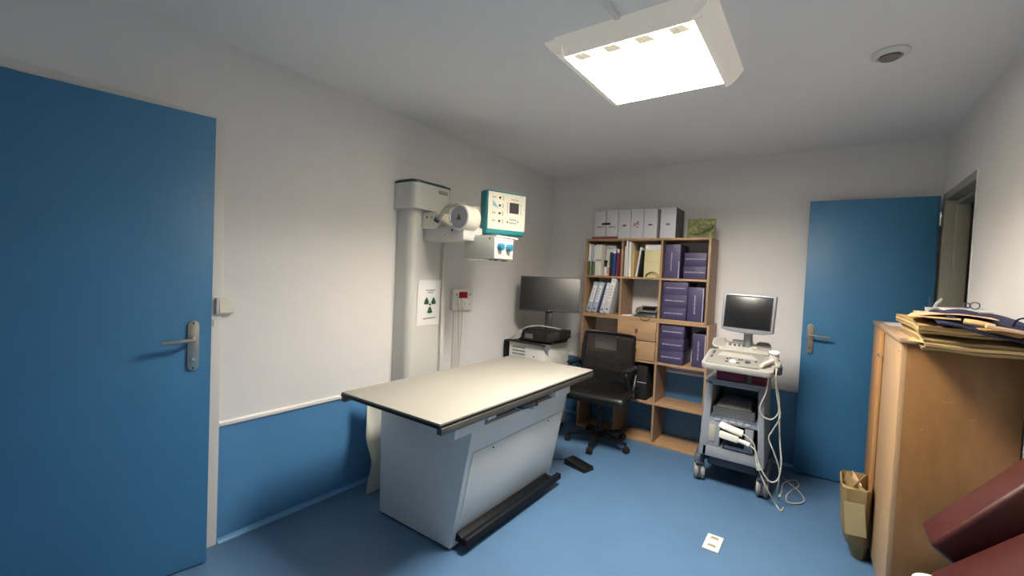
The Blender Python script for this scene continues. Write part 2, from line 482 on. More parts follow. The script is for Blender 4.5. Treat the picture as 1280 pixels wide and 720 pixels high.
# ---------------------------------------------------------------- x-ray column stand
r = root('x_ray_stand', (0.11, -1.92, 0), 'white wall-mounted x-ray column with teal control console on its arm', 'x-ray machine')
def rrect(x0, y0, x1, y1, rad, n=6, corners=(1, 1, 1, 1)):
    out = []
    for (cx, cy, a0, on) in ((x1, y1, 0, corners[0]), (x0, y1, 90, corners[1]), (x0, y0, 180, corners[2]), (x1, y0, 270, corners[3])):
        if not on: out.append((cx, cy)); continue
        ox = cx - rad if a0 in (0, 270) else cx + rad
        oy = cy - rad if a0 in (0, 90) else cy + rad
        for k in range(n + 1):
            a = R(a0 + 90 * k / n)
            out.append((ox + rad * math.cos(a), oy + rad * math.sin(a)))
    return out
CX = 0.15
B().prism(rrect(0.002, -2.075, CX, -1.755, 0.05, corners=(1, 0, 0, 1)), 'z', 0.0, 1.84).obj('column', MACH, r)
B().prism(rrect(0.002, -2.105, 0.20, -1.735, 0.06, corners=(1, 0, 0, 1)), 'z', 1.815, 1.985).obj('head_cover', MACH, r)
b = B()
b.prism(rrect(0.002, -2.105, 0.20, -1.735, 0.06, corners=(1, 0, 0, 1)), 'z', 1.985, 1.999)
b.prism(rrect(0.002, -2.085, 0.17, -1.765, 0.05, corners=(1, 0, 0, 1)), 'z', 1.999, 2.010)
b.obj('top_cap', TEALD, r)
B().box(0.198, -1.885, 1.94, 0.2025, -1.80, 1.963, 0.001).obj('badge', mat('badge_grey', (104, 104, 100), 0.5), r)
put_text('CANON', 0.02, (0.2032, -1.842, 1.9515), (0, 1, 0), (0, 0, 1), PRINTW, r)
# slot plate and carriage
b = B(); b.box(CX, -1.985, 1.69, CX + 0.13, -1.80, 1.80, 0.006)
b.obj('carriage', PLC, r)
b = B(); b.cyl((.2, -1.986, 1.765), (.2, -1.989, 1.765), .006, seg=10); b.cyl((.245, -1.986, 1.762), (.245, -1.989, 1.762), .0045, seg=10)
b.obj('screw', DARK, r)
B().box(CX - 0.002, -1.78, 0.65, CX + 0.018, -1.745, 1.62, 0.004).obj('guide_rail', PLW, r)
arm = B().box(CX - .01, -1.97, 1.612, 0.52, -1.78, 1.705, 0.008).obj('arm', MACH, r)
b = B(); b.cyl((.42, -1.972, 1.675), (.42, -1.975, 1.675), .007, seg=10); b.cyl((.355, -1.972, 1.645), (.355, -1.975, 1.645), .0035, seg=10)
b.obj('screw', DARK, arm)
# drum with warning sign
drum = B().cyl((0.49, -1.985, 1.755), (0.49, -1.86, 1.755), 0.083, seg=40, bev=0.012).obj('tube_drum', PLC, r)
B().cyl((0.49, -1.987, 1.755), (0.49, -1.984, 1.755), 0.072, seg=40).obj('drum_face', mat('drum_grey', (160, 166, 174), .45), drum)
b = B().prism([(0.470, 1.738), (0.512, 1.738), (0.491, 1.776)], 'y', -1.990, -1.987); wt = b.obj('warning_triangle', mat('amber_sign', (120, 82, 30), 0.5), drum)
B().prism([(0.488, 1.746), (0.494, 1.746), (0.493, 1.764), (0.489, 1.764)], 'y', -1.991, -1.990).obj('lettering', PRINTK, drum)
B().tube([(0.30, -1.985, 1.745), (0.33, -1.985, 1.775), (0.38, -1.98, 1.82), (0.44, -1.965, 1.842), (0.50, -1.94, 1.836)], 0.014, 10).obj('hose', mat('hose_grey', (176, 172, 160), 0.5), r)
B().cyl((0.285, -1.985, 1.735), (0.30, -1.985, 1.752), 0.019, seg=14).obj('hose_nut', BLGD, r)
B().tube([(0.42, -1.99, 1.775), (0.415, -1.99, 1.755), (0.42, -1.99, 1.725), (0.445, -1.99, 1.705)], 0.007, 8).obj('cable', CHROME, r)
# bracket behind console
b = B(); b.box(0.40, -1.84, 1.66, 0.49, -1.64, 1.85, 0.006); b.box(0.44, -1.86, 1.640, 0.70, -1.62, 1.652)
b.obj('bracket', MACH, r)
# console
n = Vector((0.931, -0.365, 0)).normalized(); t = Vector((0.365, 0.931, 0)).normalized()
A = Vector((0.560, -1.800, 1.672))
cw, ch, ct = 0.318, 0.292, 0.095
MC = frame(A, t, (0, 0, 1))        # local x along face, y up, z = n (outwards)
assert (t.cross(Vector((0, 0, 1))) - n).length < 0.02
def loc(b): bmesh.ops.transform(b.bm, matrix=MC, verts=b.bm.verts); return b
con = loc(B().box(0, 0, -ct, cw, ch, 0, 0.016, 4)).obj('console', TEAL, r)
loc(B().box(0.012, 0.032, -0.001, cw - 0.008, ch - 0.012, 0.0025, 0.002)).obj('console_face', PLC, con)
loc(B().box(0.178, 0.150, 0.002, 0.254, 0.222, 0.004)).obj('screen', mat('lcd', (46, 44, 46), 0.3), con)
b = B()
for i in range(4):
    y = 0.245 - i * 0.052
    b.box(0.092, y - 0.007, 0.002, 0.108, y + 0.007, 0.006, 0.001)
b.box(0.160, 0.083, 0.002, 0.170, 0.093, 0.006)
loc(b).obj('indicator', mat('indicator_green', (24, 66, 56), 0.4), con)
b = B()
for i in range(4):
    y = 0.245 - i * 0.052
    b.box(0.044, y - 0.005, 0.002, 0.052, y + 0.005, 0.005); b.box(0.058, y - 0.005, 0.002, 0.066, y + 0.005, 0.005)
    b.box(0.122, y + 0.003, 0.002, 0.130, y + 0.012, 0.004); b.box(0.122, y - 0.012, 0.002, 0.130, y - 0.003, 0.004)
for i in range(4):
    b.box(0.192 + i * 0.016, 0.238, 0.002, 0.200 + i * 0.016, 0.248, 0.004)
    for j in range(2): b.box(0.182 + i * 0.015, 0.078 + j * 0.022, 0.002, 0.191 + i * 0.015, 0.090 + j * 0.022, 0.004)
b.box(0.245, 0.088, 0.002, 0.254, 0.104, 0.004)
for i in range(5):
    b.box(0.158, 0.150 + i * 0.015, 0.002, 0.166, 0.158 + i * 0.015, 0.003); b.box(0.268, 0.150 + i * 0.015, 0.002, 0.275, 0.158 + i * 0.015, 0.003)
loc(b).obj('console_button', mat('button_grey', (150, 152, 148), 0.5), con)
b = B(); b.prism([(0.046, 0.228), (0.066, 0.205), (0.084, 0.185), (0.092, 0.176), (0.074, 0.176), (0.052, 0.190), (0.044, 0.204)], 'z', 0.0025, 0.0032)
loc(b).obj('printed_figure', mat('print_cyan', (120, 206, 214), 0.5), con)
# collimator
col = B().box(0.44, -1.868, 1.500, 0.690, -1.668, 1.640, 0.003).obj('collimator', mat('collimator_grey', (186, 190, 180), 0.4), r)
B().box(0.690, -1.868, 1.503, 0.696, -1.668, 1.637, 0.002).obj('collimator_face', PLC, col)
B().box(0.45, -1.85, 1.488, 0.67, -1.69, 1.500, 0.002).obj('collimator_base', CHROME, col)
for y in (-1.820, -1.728):
    B().cyl((0.696, y, 1.578), (0.728, y - 0.002, 1.578), 0.026, 0.022, seg=20, bev=0.003).obj('knob', KNOB, col)
b = B()
for y in (-1.845, -1.775, -1.70): b.box(0.696, y - .004, 1.525, 0.6972, y + .004, 1.534)
b.box(0.696, -1.83, 1.622, 0.6972, -1.70, 1.626)
b.obj('marking', mat('mark_grey', (150, 146, 130), 0.6), col)
b = B(); b.cyl((0.46, -1.869, 1.628), (0.46, -1.872, 1.628), .005, seg=8); b.cyl((0.655, -1.869, 1.628), (0.655, -1.872, 1.628), .005, seg=8)
b.obj('screw', DARK, col)

# radiation sign on the column
r = root('radiation_sign', (CX + 0.001, -1.90, 1.18), 'white paper sign with a green trefoil taped to the x-ray column', 'sign')
def sheetfn(u, v):
    y = -2.005 + 0.215 * u; z = 1.022 + 0.318 * v
    return (CX + 0.0025 + 0.006 * (abs(u - .5) * 2) ** 4 * (v ** 2) , y, z)
bm = B().grid(lambda u, v: sheetfn(u, v), 10, 6, 0.0006); bm.obj('paper', PAPER, r)
cy_, cz_ = -1.885, 1.168
xs = CX + 0.0045
b = B()
for k in (90 + 180, 30, 150):
    pts = []
    for q in range(9):
        a = R(k - 27 + 54 * q / 8); pts.append((cy_ + 0.056 * math.cos(a), cz_ + 0.062 * math.sin(a)))
    for q in range(5):
        a = R(k + 27 - 54 * q / 4); pts.append((cy_ + 0.017 * math.cos(a), cz_ + 0.018 * math.sin(a)))
    b.prism(pts, 'x', xs, xs + 0.0006)
b.cyl((xs, cy_, cz_), (xs + 0.0006, cy_, cz_), 0.009, seg=14)
b.obj('trefoil', PRINTG, r)
put_text('RAYONNEMENTS', 0.0105, (xs, cy_, 1.268), (0, 1, 0), (0, 0, 1), PRINTK, r)
put_text('IONISANTS', 0.0105, (xs, cy_, 1.252), (0, 1, 0), (0, 0, 1), PRINTK, r)
put_text('ELECTROGENERATEUR', 0.0115, (xs, cy_, 1.072), (0, 1, 0.05), (0, -0.05, 1), PRINTK, r)

# sheet hanging at the column foot
def clothfn(u, v):
    z = 0.005 + 0.66 * v
    y = -2.37 + 0.28 * u
    bul = 0.035 * math.exp(-((z - 0.34) / 0.10) ** 2)
    y -= bul * (1 - u)
    x = 0.16 + 0.03 * math.sin(u * 9 + v * 5) * (0.3 + 0.7 * math.sin(v * math.pi)) + 0.05 * math.exp(-((z - 0.30) / 0.12) ** 2) * (1 - abs(u - .5)) + 0.035 * max(0, math.sin((u * 0.9 + v * 1.4) * 4.0)) * v
    return (x, y, z)
b = B().grid(clothfn, 24, 40, 0.002)
tag(b.obj('dust_sheet', mat('sheet_white', (214, 214, 206), 0.6)), 'crumpled white plastic sheet hanging behind the left end of the x-ray table', 'sheet')

# control box on the wall
r = root('wall_control_box', (0, -1.405, 1.18), 'white wall box with red window and four buttons beside the x-ray column', 'control box')
B().box(0, -1.525, 1.100, 0.035, -1.285, 1.266, 0.004).obj('box_body', PLW, r)
B().box(0.035, -1.455, 1.196, 0.038, -1.355, 1.246, 0.001).obj('red_window', RED, r)
for i in range(4):
    y = -1.478 + i * 0.05
    B().lathe([(0, 0), (0.011, 0), (0.011, 0.01), (0.004, 0.014), (0, 0.014)], (0.035, y, 1.150), 14, Matrix.Rotation(R(90), 4, 'Y')).obj('button', PLC, r)
b = B()
for y, z in ((-1.485, 1.225), (-1.325, 1.225)): b.cyl((0.035, y, z), (0.041, y, z), 0.008, seg=12)
b.obj('fixing_screw', BEIGED, r)
struct(B().box(0, -1.484, 0.014 + HR, 0.016, -1.452, 1.10, 0.002).obj('trim_7', PLW), 'white cable duct running down the wall below the control box', 'cable duct')
tag(B().tube([(0.042, -1.478, 1.21), (0.05, -1.48, 1.16), (0.04, -1.46, 1.05), (0.03, -1.44, 0.8), (0.03, -1.44, 0.5), (0.02, -1.44, 0.02)], 0.003, 6).obj('cord', CORD), 'thin grey cord hanging from the left of the wall control box', 'cord')
tag(B().tube([(0.042, -1.43, 1.20), (0.05, -1.425, 1.12), (0.035, -1.41, 0.95), (0.03, -1.42, 0.7), (0.03, -1.42, 0.4), (0.02, -1.40, 0.02)], 0.003, 6).obj('cord', CORD), 'thin grey cord hanging from the middle of the wall control box', 'cord')

# ---------------------------------------------------------------- x-ray table
r = root('x_ray_table', (0.72, -1.98, 0), 'x-ray table with cream top on a tapered pale grey base', 'table')
ty0, ty1, tx0, tx1, tz = -2.745, -1.257, 0.433, 1.130, 0.770
B().box(tx0, ty0, tz - 0.010, tx1, ty1, tz, 0.0015).obj('table_top', TOPW, r)
B().box(tx0 - 0.002, ty0 - 0.002, tz - 0.020, tx1 + 0.002, ty1 + 0.002, tz - 0.010).obj('edge_band', BLK, r)
for (x0, x1) in ((tx1 - 0.022, tx1 + 0.008), (tx0 - 0.008, tx0 + 0.022)):
    B().prism([(x0, tz - 0.050), (x1, tz - 0.050), (x1, tz - 0.020), (x0, tz - 0.020)], 'y', ty0 + 0.004, ty1 - 0.004, 0.002).obj('side_rail', RAILG, r)
b = B(); b.box(tx0 + .03, ty0 + 0.02, tz - 0.034, tx1 - 0.03, ty0 + 0.045, tz - 0.020); b.box(tx0 + .03, ty1 - 0.045, tz - 0.034, tx1 - 0.03, ty1 - 0.02, tz - 0.020)
b.obj('cross_rail', BLK, r)
by0, by1 = -2.446, -1.482
prof = [(0.390, 0.012), (0.940, 0.012), (1.045, 0.565), (1.052, 0.625), (1.045, 0.648), (0.41, 0.648)]
prof = [(0.388, 0.012), (0.942, 0.012), (1.050, 0.600), (1.058, 0.648), (0.372, 0.648)]
B().prism(prof, 'y', by0, by1, 0.003).obj('body', MACHT, r)
B().box(0.40, by0 + 0.012, 0, 0.93, by1 - 0.012, 0.012).obj('plinth', DARK, r)
# access panel lying on the sloping front
dx, dz = 1.050 - 0.942, 0.588
L = math.hypot(dx, dz)
nrm = Vector((dz, 0, -dx)).normalized(); upv = Vector((dx, 0, dz)).normalized()
MP = frame(Vector((0.942, by0, 0.012)), (0, 1, 0), upv)
def locp(b): bmesh.ops.transform(b.bm, matrix=MP, verts=b.bm.verts); return b
pan = locp(B().box(0.035, 0.10, -0.002, by1 - by0 - 0.020, 0.515, 0.005, 0.002)).obj('access_panel', MACHT, r)
b = B()
for s in (0.20, 0.76): b.cyl((s, 0.495, 0.004), (s, 0.495, 0.008), 0.005, seg=10)
locp(b).obj('screw', DARK, pan)
# bar pedal
b = B()
b.prism([(0.945, 0.045), (1.005, 0.045), (1.005, 0.066), (0.955, 0.092)], 'y', by0 + 0.03, by1 - 0.06, 0.002)
b.box(0.995, by0 + 0.02, 0.042, 1.034, by1 + 0.02, 0.084, 0.012, 3)
b.box(0.95, by1 - 0.10, 0.048, 1.0, by1 - 0.06, 0.085, 0.004)
b.obj('foot_bar', RUB, r)
# brackets between body and top
for (y0, y1) in ((-2.60, -2.385), (-1.69, -1.50)):
    B().box(0.85, y0, 0.648, 1.085, y1, 0.720, 0.004).obj('bracket', MACHT, r)
b = B(); b.box(0.45, -2.385, 0.650, 1.03, -1.69, 0.700)
tr = b.obj('film_tray', BLGD, r)
b = B(); b.box(1.03, -2.24, 0.672, 1.048, -2.03, 0.692, 0.002); b.box(1.03, -1.99, 0.672, 1.048, -1.76, 0.692, 0.002)
b.obj('tray_slot', BLK, tr)
B().box(1.03, -2.33, 0.664, 1.06, -2.26, 0.694, 0.003).obj('latch', MACHT, tr)
B().tube([(1.04, -2.06, 0.668), (1.085, -2.03, 0.660), (1.10, -1.965, 0.660), (1.085, -1.90, 0.662), (1.04, -1.87, 0.668)], 0.008, 8, flat=.5).obj('handle', CHROME, tr)

# ---------------------------------------------------------------- foot pedal
r = root('foot_pedal', (0.998, -1.12, 0), 'black rectangular foot switch on the floor right of the x-ray table', 'foot switch')
M = Matrix.Translation((0.995, -1.125, 0)) @ Matrix.Rotation(R(-14), 4, 'Z')
B().box(-0.10, -0.055, 0, 0.10, 0.055, 0.012, 0.004, M=M).obj('pedal_base', BLKM, r)
B().prism([(-0.098, 0.012), (0.098, 0.012), (0.098, 0.028), (-0.098, 0.044)], 'y', -0.052, 0.052, 0.005, M=M).obj('pedal_plate', BLK, r)
B().tube([(0.90, -1.10, 0.012), (0.83, -1.10, 0.006), (0.74, -1.17, 0.005), (0.60, -1.30, 0.005), (0.55, -1.44, 0.006)], 0.004, 6).obj('cable', BLGD, r)

# ---------------------------------------------------------------- white cabinet in the corner (printer)
ux0, ux1, uy0, uy1, uz = 0.085, 0.470, -0.80, -0.37, 0.800
r = root('film_processor', ((ux0 + ux1) / 2, -0.58, 0), 'white floor-standing processor cabinet with vent slots in the left corner', 'cabinet')
B().box(ux0, uy0 + .006, 0.03, ux1, uy1, uz, 0.004).obj('body', PLW, r)
B().box(ux0 + 0.01, uy0 + 0.03, 0, ux1 - 0.01, uy1 - 0.02, 0.03).obj('plinth', BLK, r)
fp = B().box(ux0, uy0, 0.035, ux1, uy0 + 0.006, uz - .004, 0.002).obj('front_panel', PLW, r)
for i in range(5):
    z = uz - 0.050 - i * 0.030
    B().box(ux0 + 0.035, uy0 - 0.001, z - 0.008, ux0 + 0.175, uy0 + 0.001, z + 0.008).obj('vent_slot', mat('slot_grey', (146, 144, 138), 0.6), fp)
B().cyl((ux0 + 0.27, uy0, uz - 0.115), (ux0 + 0.27, uy0 - 0.004, uz - 0.115), 0.007, seg=10).obj('lock', BLGD, fp)
tag(B().box(0.01, -0.79, 0.60, 0.06, -0.70, 0.80, .012, 3, M=None).obj('cable_bundle', BLKM), 'dark bundle squeezed between the white cabinet and the left wall', 'cable')
bpy.data.objects['cable_bundle'].name = 'cable_bundle'
# black mat + scanner
def matfn(u, v):
    x = 0.080 + 0.40 * u; y = -0.835 + 0.40 * v
    z = uz + 0.004 + 0.003 * math.sin(u * 7) * math.sin(v * 5)
    return (x, y, z)
o = B().grid(matfn, 12, 8, 0.006).obj('black_cloth', mat('cloth_black', (24, 20, 22), 0.85))
tag(o, 'black cloth spread under the black scanner', 'cloth')
r = root('document_scanner', (0.32, -0.6, uz), 'black scanner box with a grey label on top of the white cabinet', 'scanner')
b = B().hexa([(0.15, -0.76, uz + .012), (0.52, -0.76, uz + .012), (0.52, -0.48, uz + .012), (0.15, -0.48, uz + .012), (0.185, -0.735, uz + .115), (0.52, -0.735, uz + .125), (0.52, -0.50, uz + .125), (0.185, -0.50, uz + .115)], 0.012, 3)
b.obj('scanner_body', BLK, r)
b = B().hexa([(0.46, -0.80, uz + .020), (0.555, -0.72, uz + .05), (0.555, -0.50, uz + .05), (0.46, -0.50, uz + .012), (0.46, -0.77, uz + .10), (0.555, -0.71, uz + .128), (0.555, -0.50, uz + .128), (0.46, -0.50, uz + .10)], 0.006)
b.obj('side_block', BLKM, r)
lab = B().box(0.225, -0.764, uz + 0.038, 0.305, -0.752, uz + 0.078).obj('label_plate', mat('label_grey', (96, 98, 100), 0.5), r)
B().prism([(0.43, uz + 0.008), (0.515, uz + 0.012), (0.525, uz - 0.02), (0.475, uz - 0.06)], 'y', -0.806, -0.802).obj('paper_flap', mat('flap_grey', (120, 122, 120), 0.6), r)
B().tube([(0.10, -0.80, uz + 0.02), (0.15, -0.79, uz + 0.07), (0.24, -0.76, uz + 0.135), (0.34, -0.72, uz + 0.155), (0.45, -0.66, uz + 0.145), (0.50, -0.60, uz + 0.13)], 0.006, 8, flat=.5).obj('cable', CORD, r)
B().tube([(0.12, -0.80, uz + 0.015), (0.15, -0.80, uz + 0.06), (0.19, -0.79, uz + 0.09), (0.19, -0.78, uz + 0.05), (0.16, -0.79, uz + 0.02)], 0.005, 8).obj('cable', CORD, r)

# ---------------------------------------------------------------- monitor
ma = R(28)
mtl = R(10.5)
mx = Vector((math.cos(ma), math.sin(ma), 0)); my = Vector((-math.sin(ma) * math.sin(mtl), math.cos(ma) * math.sin(mtl), math.cos(mtl)))
MM = frame(Vector((0.150, -0.765, 1.085)), mx, my)       # local z = toward viewer
def locm(b): bmesh.ops.transform(b.bm, matrix=MM, verts=b.bm.verts); return b
r = root('desktop_monitor', (0.41, -0.56, uz), 'wide black flat monitor above the white cabinet in the corner', 'monitor')
mw, mh = 0.545, 0.316
locm(B().box(0, 0, -0.035, mw, mh, -0.002, 0.004)).obj('housing', BLK, r)
locm(B().box(0.006, 0.010, -0.002, mw - 0.006, mh - 0.006, -0.0005)).obj('screen', SCREENM, r)
b = B(); b.box(0, 0, -0.004, mw, 0.010, 0.001); b.box(0, mh - 0.006, -0.004, mw, mh, 0.001); b.box(0, 0, -0.004, 0.006, mh, 0.001); b.box(mw - 0.006, 0, -0.004, mw, mh, 0.001)
locm(b).obj('bezel', BLK, r)
locm(B().cyl((mw / 2, 0.005, 0.001), (mw / 2, 0.005, 0.002), 0.005, seg=14)).obj('logo', STEEL, r)
locm(B().box(mw / 2 - 0.033, -0.255, -0.068, mw / 2 + 0.033, 0.16, -0.035, 0.005)).obj('stand_neck', BLK, r)
b = B(); b.box(-0.11, -0.08, 0, 0.11, 0.08, 0.010, 0.004)
c = MM @ Vector((mw / 2, 0, -0.05))
bmesh.ops.transform(b.bm, matrix=Matrix.Translation((c.x, c.y, uz + 0.0)) @ Matrix.Rotation(ma, 4, 'Z'), verts=b.bm.verts)
b.obj('stand_foot', BLK, r)

# ---------------------------------------------------------------- office chair
r = root('office_chair', (0.92, -0.60, 0), 'black mesh-back office chair on a five-star castor base before the bookcase', 'chair')
cxx, cyy = 0.915, -0.595
b = B()
b.cyl((cxx, cyy, 0.075), (cxx, cyy, 0.14), 0.038, 0.030); b.cyl((cxx, cyy, 0.14), (cxx, cyy, 0.30), 0.025); b.cyl((cxx, cyy, 0.29), (cxx, cyy, 0.42), 0.016)
b.obj('gas_column', BLK, r)
for k in range(5):
    a = R(-82 + 72 * k)
    dx, dy = math.cos(a), math.sin(a)
    b = B()
    pts = []
    px, py = -dy, dx
    c0 = Vector((cxx, cyy, 0)); e = Vector((cxx + .262 * dx, cyy + .262 * dy, 0)); q = Vector((px, py, 0))
    z = Vector((0, 0, 1))
    b.hexa([c0 - q * .028 + z * .075, e - q * .017 + z * .058, e + q * .017 + z * .058, c0 + q * .028 + z * .075,
            c0 - q * .024 + z * .118, e - q * .014 + z * .082, e + q * .014 + z * .082, c0 + q * .024 + z * .118], 0.006)
    lg = b.obj('base_leg', BLK, r)
    b = B()
    for s in (-1, 1):
        cc = e + q * (s * .013) + Vector((0, 0, 0.026))
        b.cyl(cc - q * .009, cc + q * .009, 0.026, seg=18, bev=.004)
    b.cyl(e + z * .03, e + z * .062, 0.007); b.box(e.x - .014, e.y - .014, .03, e.x + .014, e.y + .014, .056, .006)
    b.obj('castor', BLKM, lg)
def seatfn(x, y): pass
b = B()
bm = bmesh.new()
bmesh.ops.create_cube(bm, size=1)
for v in bm.verts: v.co = Vector((v.co.x * 0.54, v.co.y * 0.50, v.co.z * 0.070))
bmesh.ops.bevel(bm, geom=bm.edges[:], offset=0.03, segments=4, affect='EDGES', profile=0.5)
bmesh.ops.subdivide_edges(bm, edges=[e for e in bm.edges if e.calc_length() > .2], cuts=6, use_grid_fill=True)
for v in bm.verts:
    if v.co.z > 0: v.co.z -= 0.014 * math.exp(-(v.co.x / .16) ** 2 - (v.co.y / .16) ** 2)
    if v.co.y < -0.14: v.co.z -= (-.14 - v.co.y) * 0.30
b._add(bm, Matrix.Translation((cxx + 0.010, cyy - 0.065, 0.482)) @ Matrix.Rotation(R(6), 4, 'Z'))
b.obj('seat', BLKV, r)
B().box(cxx - 0.10, cyy - 0.12, 0.415, cxx + 0.10, cyy + 0.12, 0.448, 0.006).obj('seat_plate', BLK, r)
# backrest frame + mesh
by, bz0, bz1 = cyy + 0.15, 0.51, 0.918
def bp(u, v):   # u -1..1, v 0..1
    wd = 0.232 - 0.022 * v
    return Vector((cxx - 0.028 + u * wd + 0.012 * v, by + 0.03 * v + 0.035 * (1 - u * u) * 1.0 - 0.01 + 0.03 * u, bz0 + (bz1 - bz0) * v - 0.006 * u))
def mfn(u, v): return bp(u * 2 - 1, v) + Vector((0, -.004, 0))
mesh_m = mat('chair_mesh', (26, 22, 20), 0.8)
nt = mesh_m.node_tree; bs = nt.nodes['Principled BSDF']
bs.inputs['Alpha'].default_value = 0.86
B().grid(mfn, 16, 12).obj('mesh_panel', mesh_m, r)
rim = [bp(-1, 0), bp(-1, .33), bp(-1, .66), bp(-1, .97), bp(-.95, 1), bp(-.5, 1.005), bp(0, 1.005), bp(.5, 1.005), bp(.95, 1), bp(1, .97), bp(1, .66), bp(1, .33), bp(1, 0)]
B().tube(rim, 0.019, 10, flat=.55).obj('back_frame', BLK, r)
b = B()
b.grid(lambda u, v: bp(u * 2 - 1, v * 0.22) + Vector((0, -.012, 0)), 12, 4, 0.02)
b.obj('lumbar_panel', BLK, r)
B().tube([(cxx, cyy + 0.05, 0.42), (cxx, cyy + .17, 0.43), (cxx, by + .055, 0.52), (cxx, by + .065, 0.66)], 0.022, 10, flat=.6).obj('back_bracket', BLK, r)
for s in (-1, 1):
    x = cxx + s * 0.255
    xi = cxx + s * 0.19
    b = B().tube([(xi, cyy - .02, 0.425), (x, cyy - .03, 0.43), (x + s * .01, cyy - .05, 0.50), (x, cyy - .10, 0.60), (x, cyy - .11, 0.645), (x, cyy - .04, 0.665), (x, cyy + .07, 0.66), (x, cyy + .10, 0.62), (x + s * .01, cyy + .05, 0.53), (x, cyy + .02, 0.435)], 0.013, 10)
    am = b.obj('armrest', BLK, r)
    B().box(x - .025, cyy - .12, 0.665, x + .025, cyy + .10, 0.685, 0.009, 3).obj('arm_pad', BLKM, am)

# ---------------------------------------------------------------- bookcase (two stacked units)
BX = (0.575, 0.930, 1.276, 1.658)
bt = 0.018
yf, yb = -0.320, -0.020
def bookcase(name, x0, x1, zs, cols, label, legs=False):
    r = root(name, ((x0 + x1) / 2, (yf + yb) / 2, zs[0]), label, 'bookcase', 'stacked beech bookcase units')
    B().box(x0, yf, zs[0], x0 + bt, yb, zs[-1], 0.001).obj('side_panel', WOOD, r)
    B().box(x1 - bt, yf, zs[0], x1, yb, zs[-1], 0.001).obj('side_panel', WOOD, r)
    for c in cols:
        for a, b_ in zip(zs, zs[1:]):
            B().box(c - bt / 2, yf + 0.002, a + (bt if a == zs[0] else bt / 2), c + bt / 2, yb, b_ - (bt if b_ == zs[-1] else bt / 2)).obj('divider', WOOD, r)
    for z in zs:
        z0 = z if z == zs[0] else (z - bt if z == zs[-1] else z - bt / 2)
        B().box(x0 + bt, yf + 0.001, z0, x1 - bt, yb, z0 + bt, 0.0008).obj('shelf', WOODH, r)
    return r
low = bookcase('bookcase', 0.562, 1.682, (0.0, 0.352, 0.703, 1.066), BX[1:3], 'lower beech bookcase unit with two drawers, standing on the floor')
upp = bookcase('bookcase', 0.572, 1.660, (1.067, 1.422, 1.768), BX[1:3], 'upper beech bookcase unit stacked on the wider lower one')
B().box(0.545, yf - 0.01, 1.052, 0.56, yb, 1.067).obj('edge_strip', WOOD, low)
for i in range(2):
    z0 = 0.716 + i * 0.169
    f_ = B().box(BX[1] + 0.012, yf - 0.004, z0, BX[2] - 0.012, yf + 0.014, z0 + 0.163, 0.0015).obj('drawer', WOODH, low)
    B().box(BX[1] + 0.02, yf + 0.014, z0 + .006, BX[2] - 0.02, yb - .02, z0 + 0.13).obj('drawer_box', WOODH, f_)
    B().lathe([(0, 0), (0.006, 0), (0.005, .010), (0.012, .018), (0.011, .024), (0, .026)], ((BX[1] + BX[2]) / 2, yf - 0.004, z0 + 0.085), 14, Matrix.Rotation(R(90), 4, 'X')).obj('knob', mat('knob_brown', (110, 76, 48), .4), f_)

Z1 = 1.422 + 0.009   # floors of the compartments
Z2 = 1.067 + bt
Z3 = 0.703 + 0.009
Z4 = 0.352 + 0.009
ZT = 1.768
# archive boxes on top
def slab_box(b, x0, x1, y0, y1, z0, z1, bev=.002): return b.box(x0, y0, z0, x1, y1, z1, bev)
pos = (.640, .756, .872, .988, 1.104, 1.245)
rr = []
lb = ['leftmost grey archive box on top of the bookcase, on the red-brown board', 'second grey archive box on top of the bookcase, sharing the dark label strip',
      'third grey archive box on top of the bookcase, with one small oval mark', 'fourth grey archive box on top of the bookcase, with scattered red marks',
      'fifth grey archive box on top of the bookcase, with a red oval mark', 'rightmost grey archive box on top of the bookcase, with a dark marbled side']
for i, x in enumerate(pos):
    z0 = ZT + (0.020 if i < 2 else 0.0)
    w_ = 0.112 if i < 5 else 0.128
    r = root('archive_box', (x + w_ / 2, -0.17, z0), lb[i], 'archive box', 'archive boxes on top of the bookcase')
    h_ = 0.256 - (0.018 if i < 2 else 0) + (0.003 * (i % 2))
    B().box(x, -0.30, z0, x + w_, -0.05, z0 + h_, 0.002).obj('box_body', BINDER, r)
    if i == 5:
        B().box(x + w_, -0.296, z0 + 0.004, x + w_ + 0.002, -0.055, z0 + h_ - .004).obj('marbled_side', mat('marbled', (92, 94, 92), 0.6, var=0.6, scale=22), r)
    xm = x + w_ / 2
    mm_ = PRINTK if i in (2,) else PRINTR
    if i == 3:
        b = B()
        for (dx_, dz_) in ((-.02, .13), (.008, .145), (-.012, .118), (.012, .125), (.004, .10), (-.028, .115), (.0, .135)):
            b.cyl((xm + dx_, -0.3005, z0 + dz_), (xm + dx_, -0.3015, z0 + dz_), 0.007, seg=10)
        b.obj('printed_mark', PRINTR, r)
    elif i >= 2:
        b = B().sphere((xm, -0.300, z0 + .118), 0.02, (1, .05, .42)); b.obj('printed_mark', mat('mark_mauve', (130, 92, 100), .6), r)
    else:
        B().box(xm - .03, -0.3012, z0 + .082, xm + .03, -0.300, z0 + .094).obj('printed_mark', mat('mark_grey2', (150, 150, 152), .6), r)
o = B().box(0.715, -0.306, ZT + .127, 0.795, -0.3022, ZT + .146).obj('label_strip', PRINTK)
tag(o, 'small dark label strip stuck across the two leftmost archive boxes', 'label')
o = B().box(0.625, -0.315, ZT, 0.869, -0.04, ZT + 0.0195, 0.002).obj('flat_board', mat('redbrown', (110, 52, 34), 0.5))
tag(o, 'flat red-brown board under the two leftmost archive boxes', 'board')
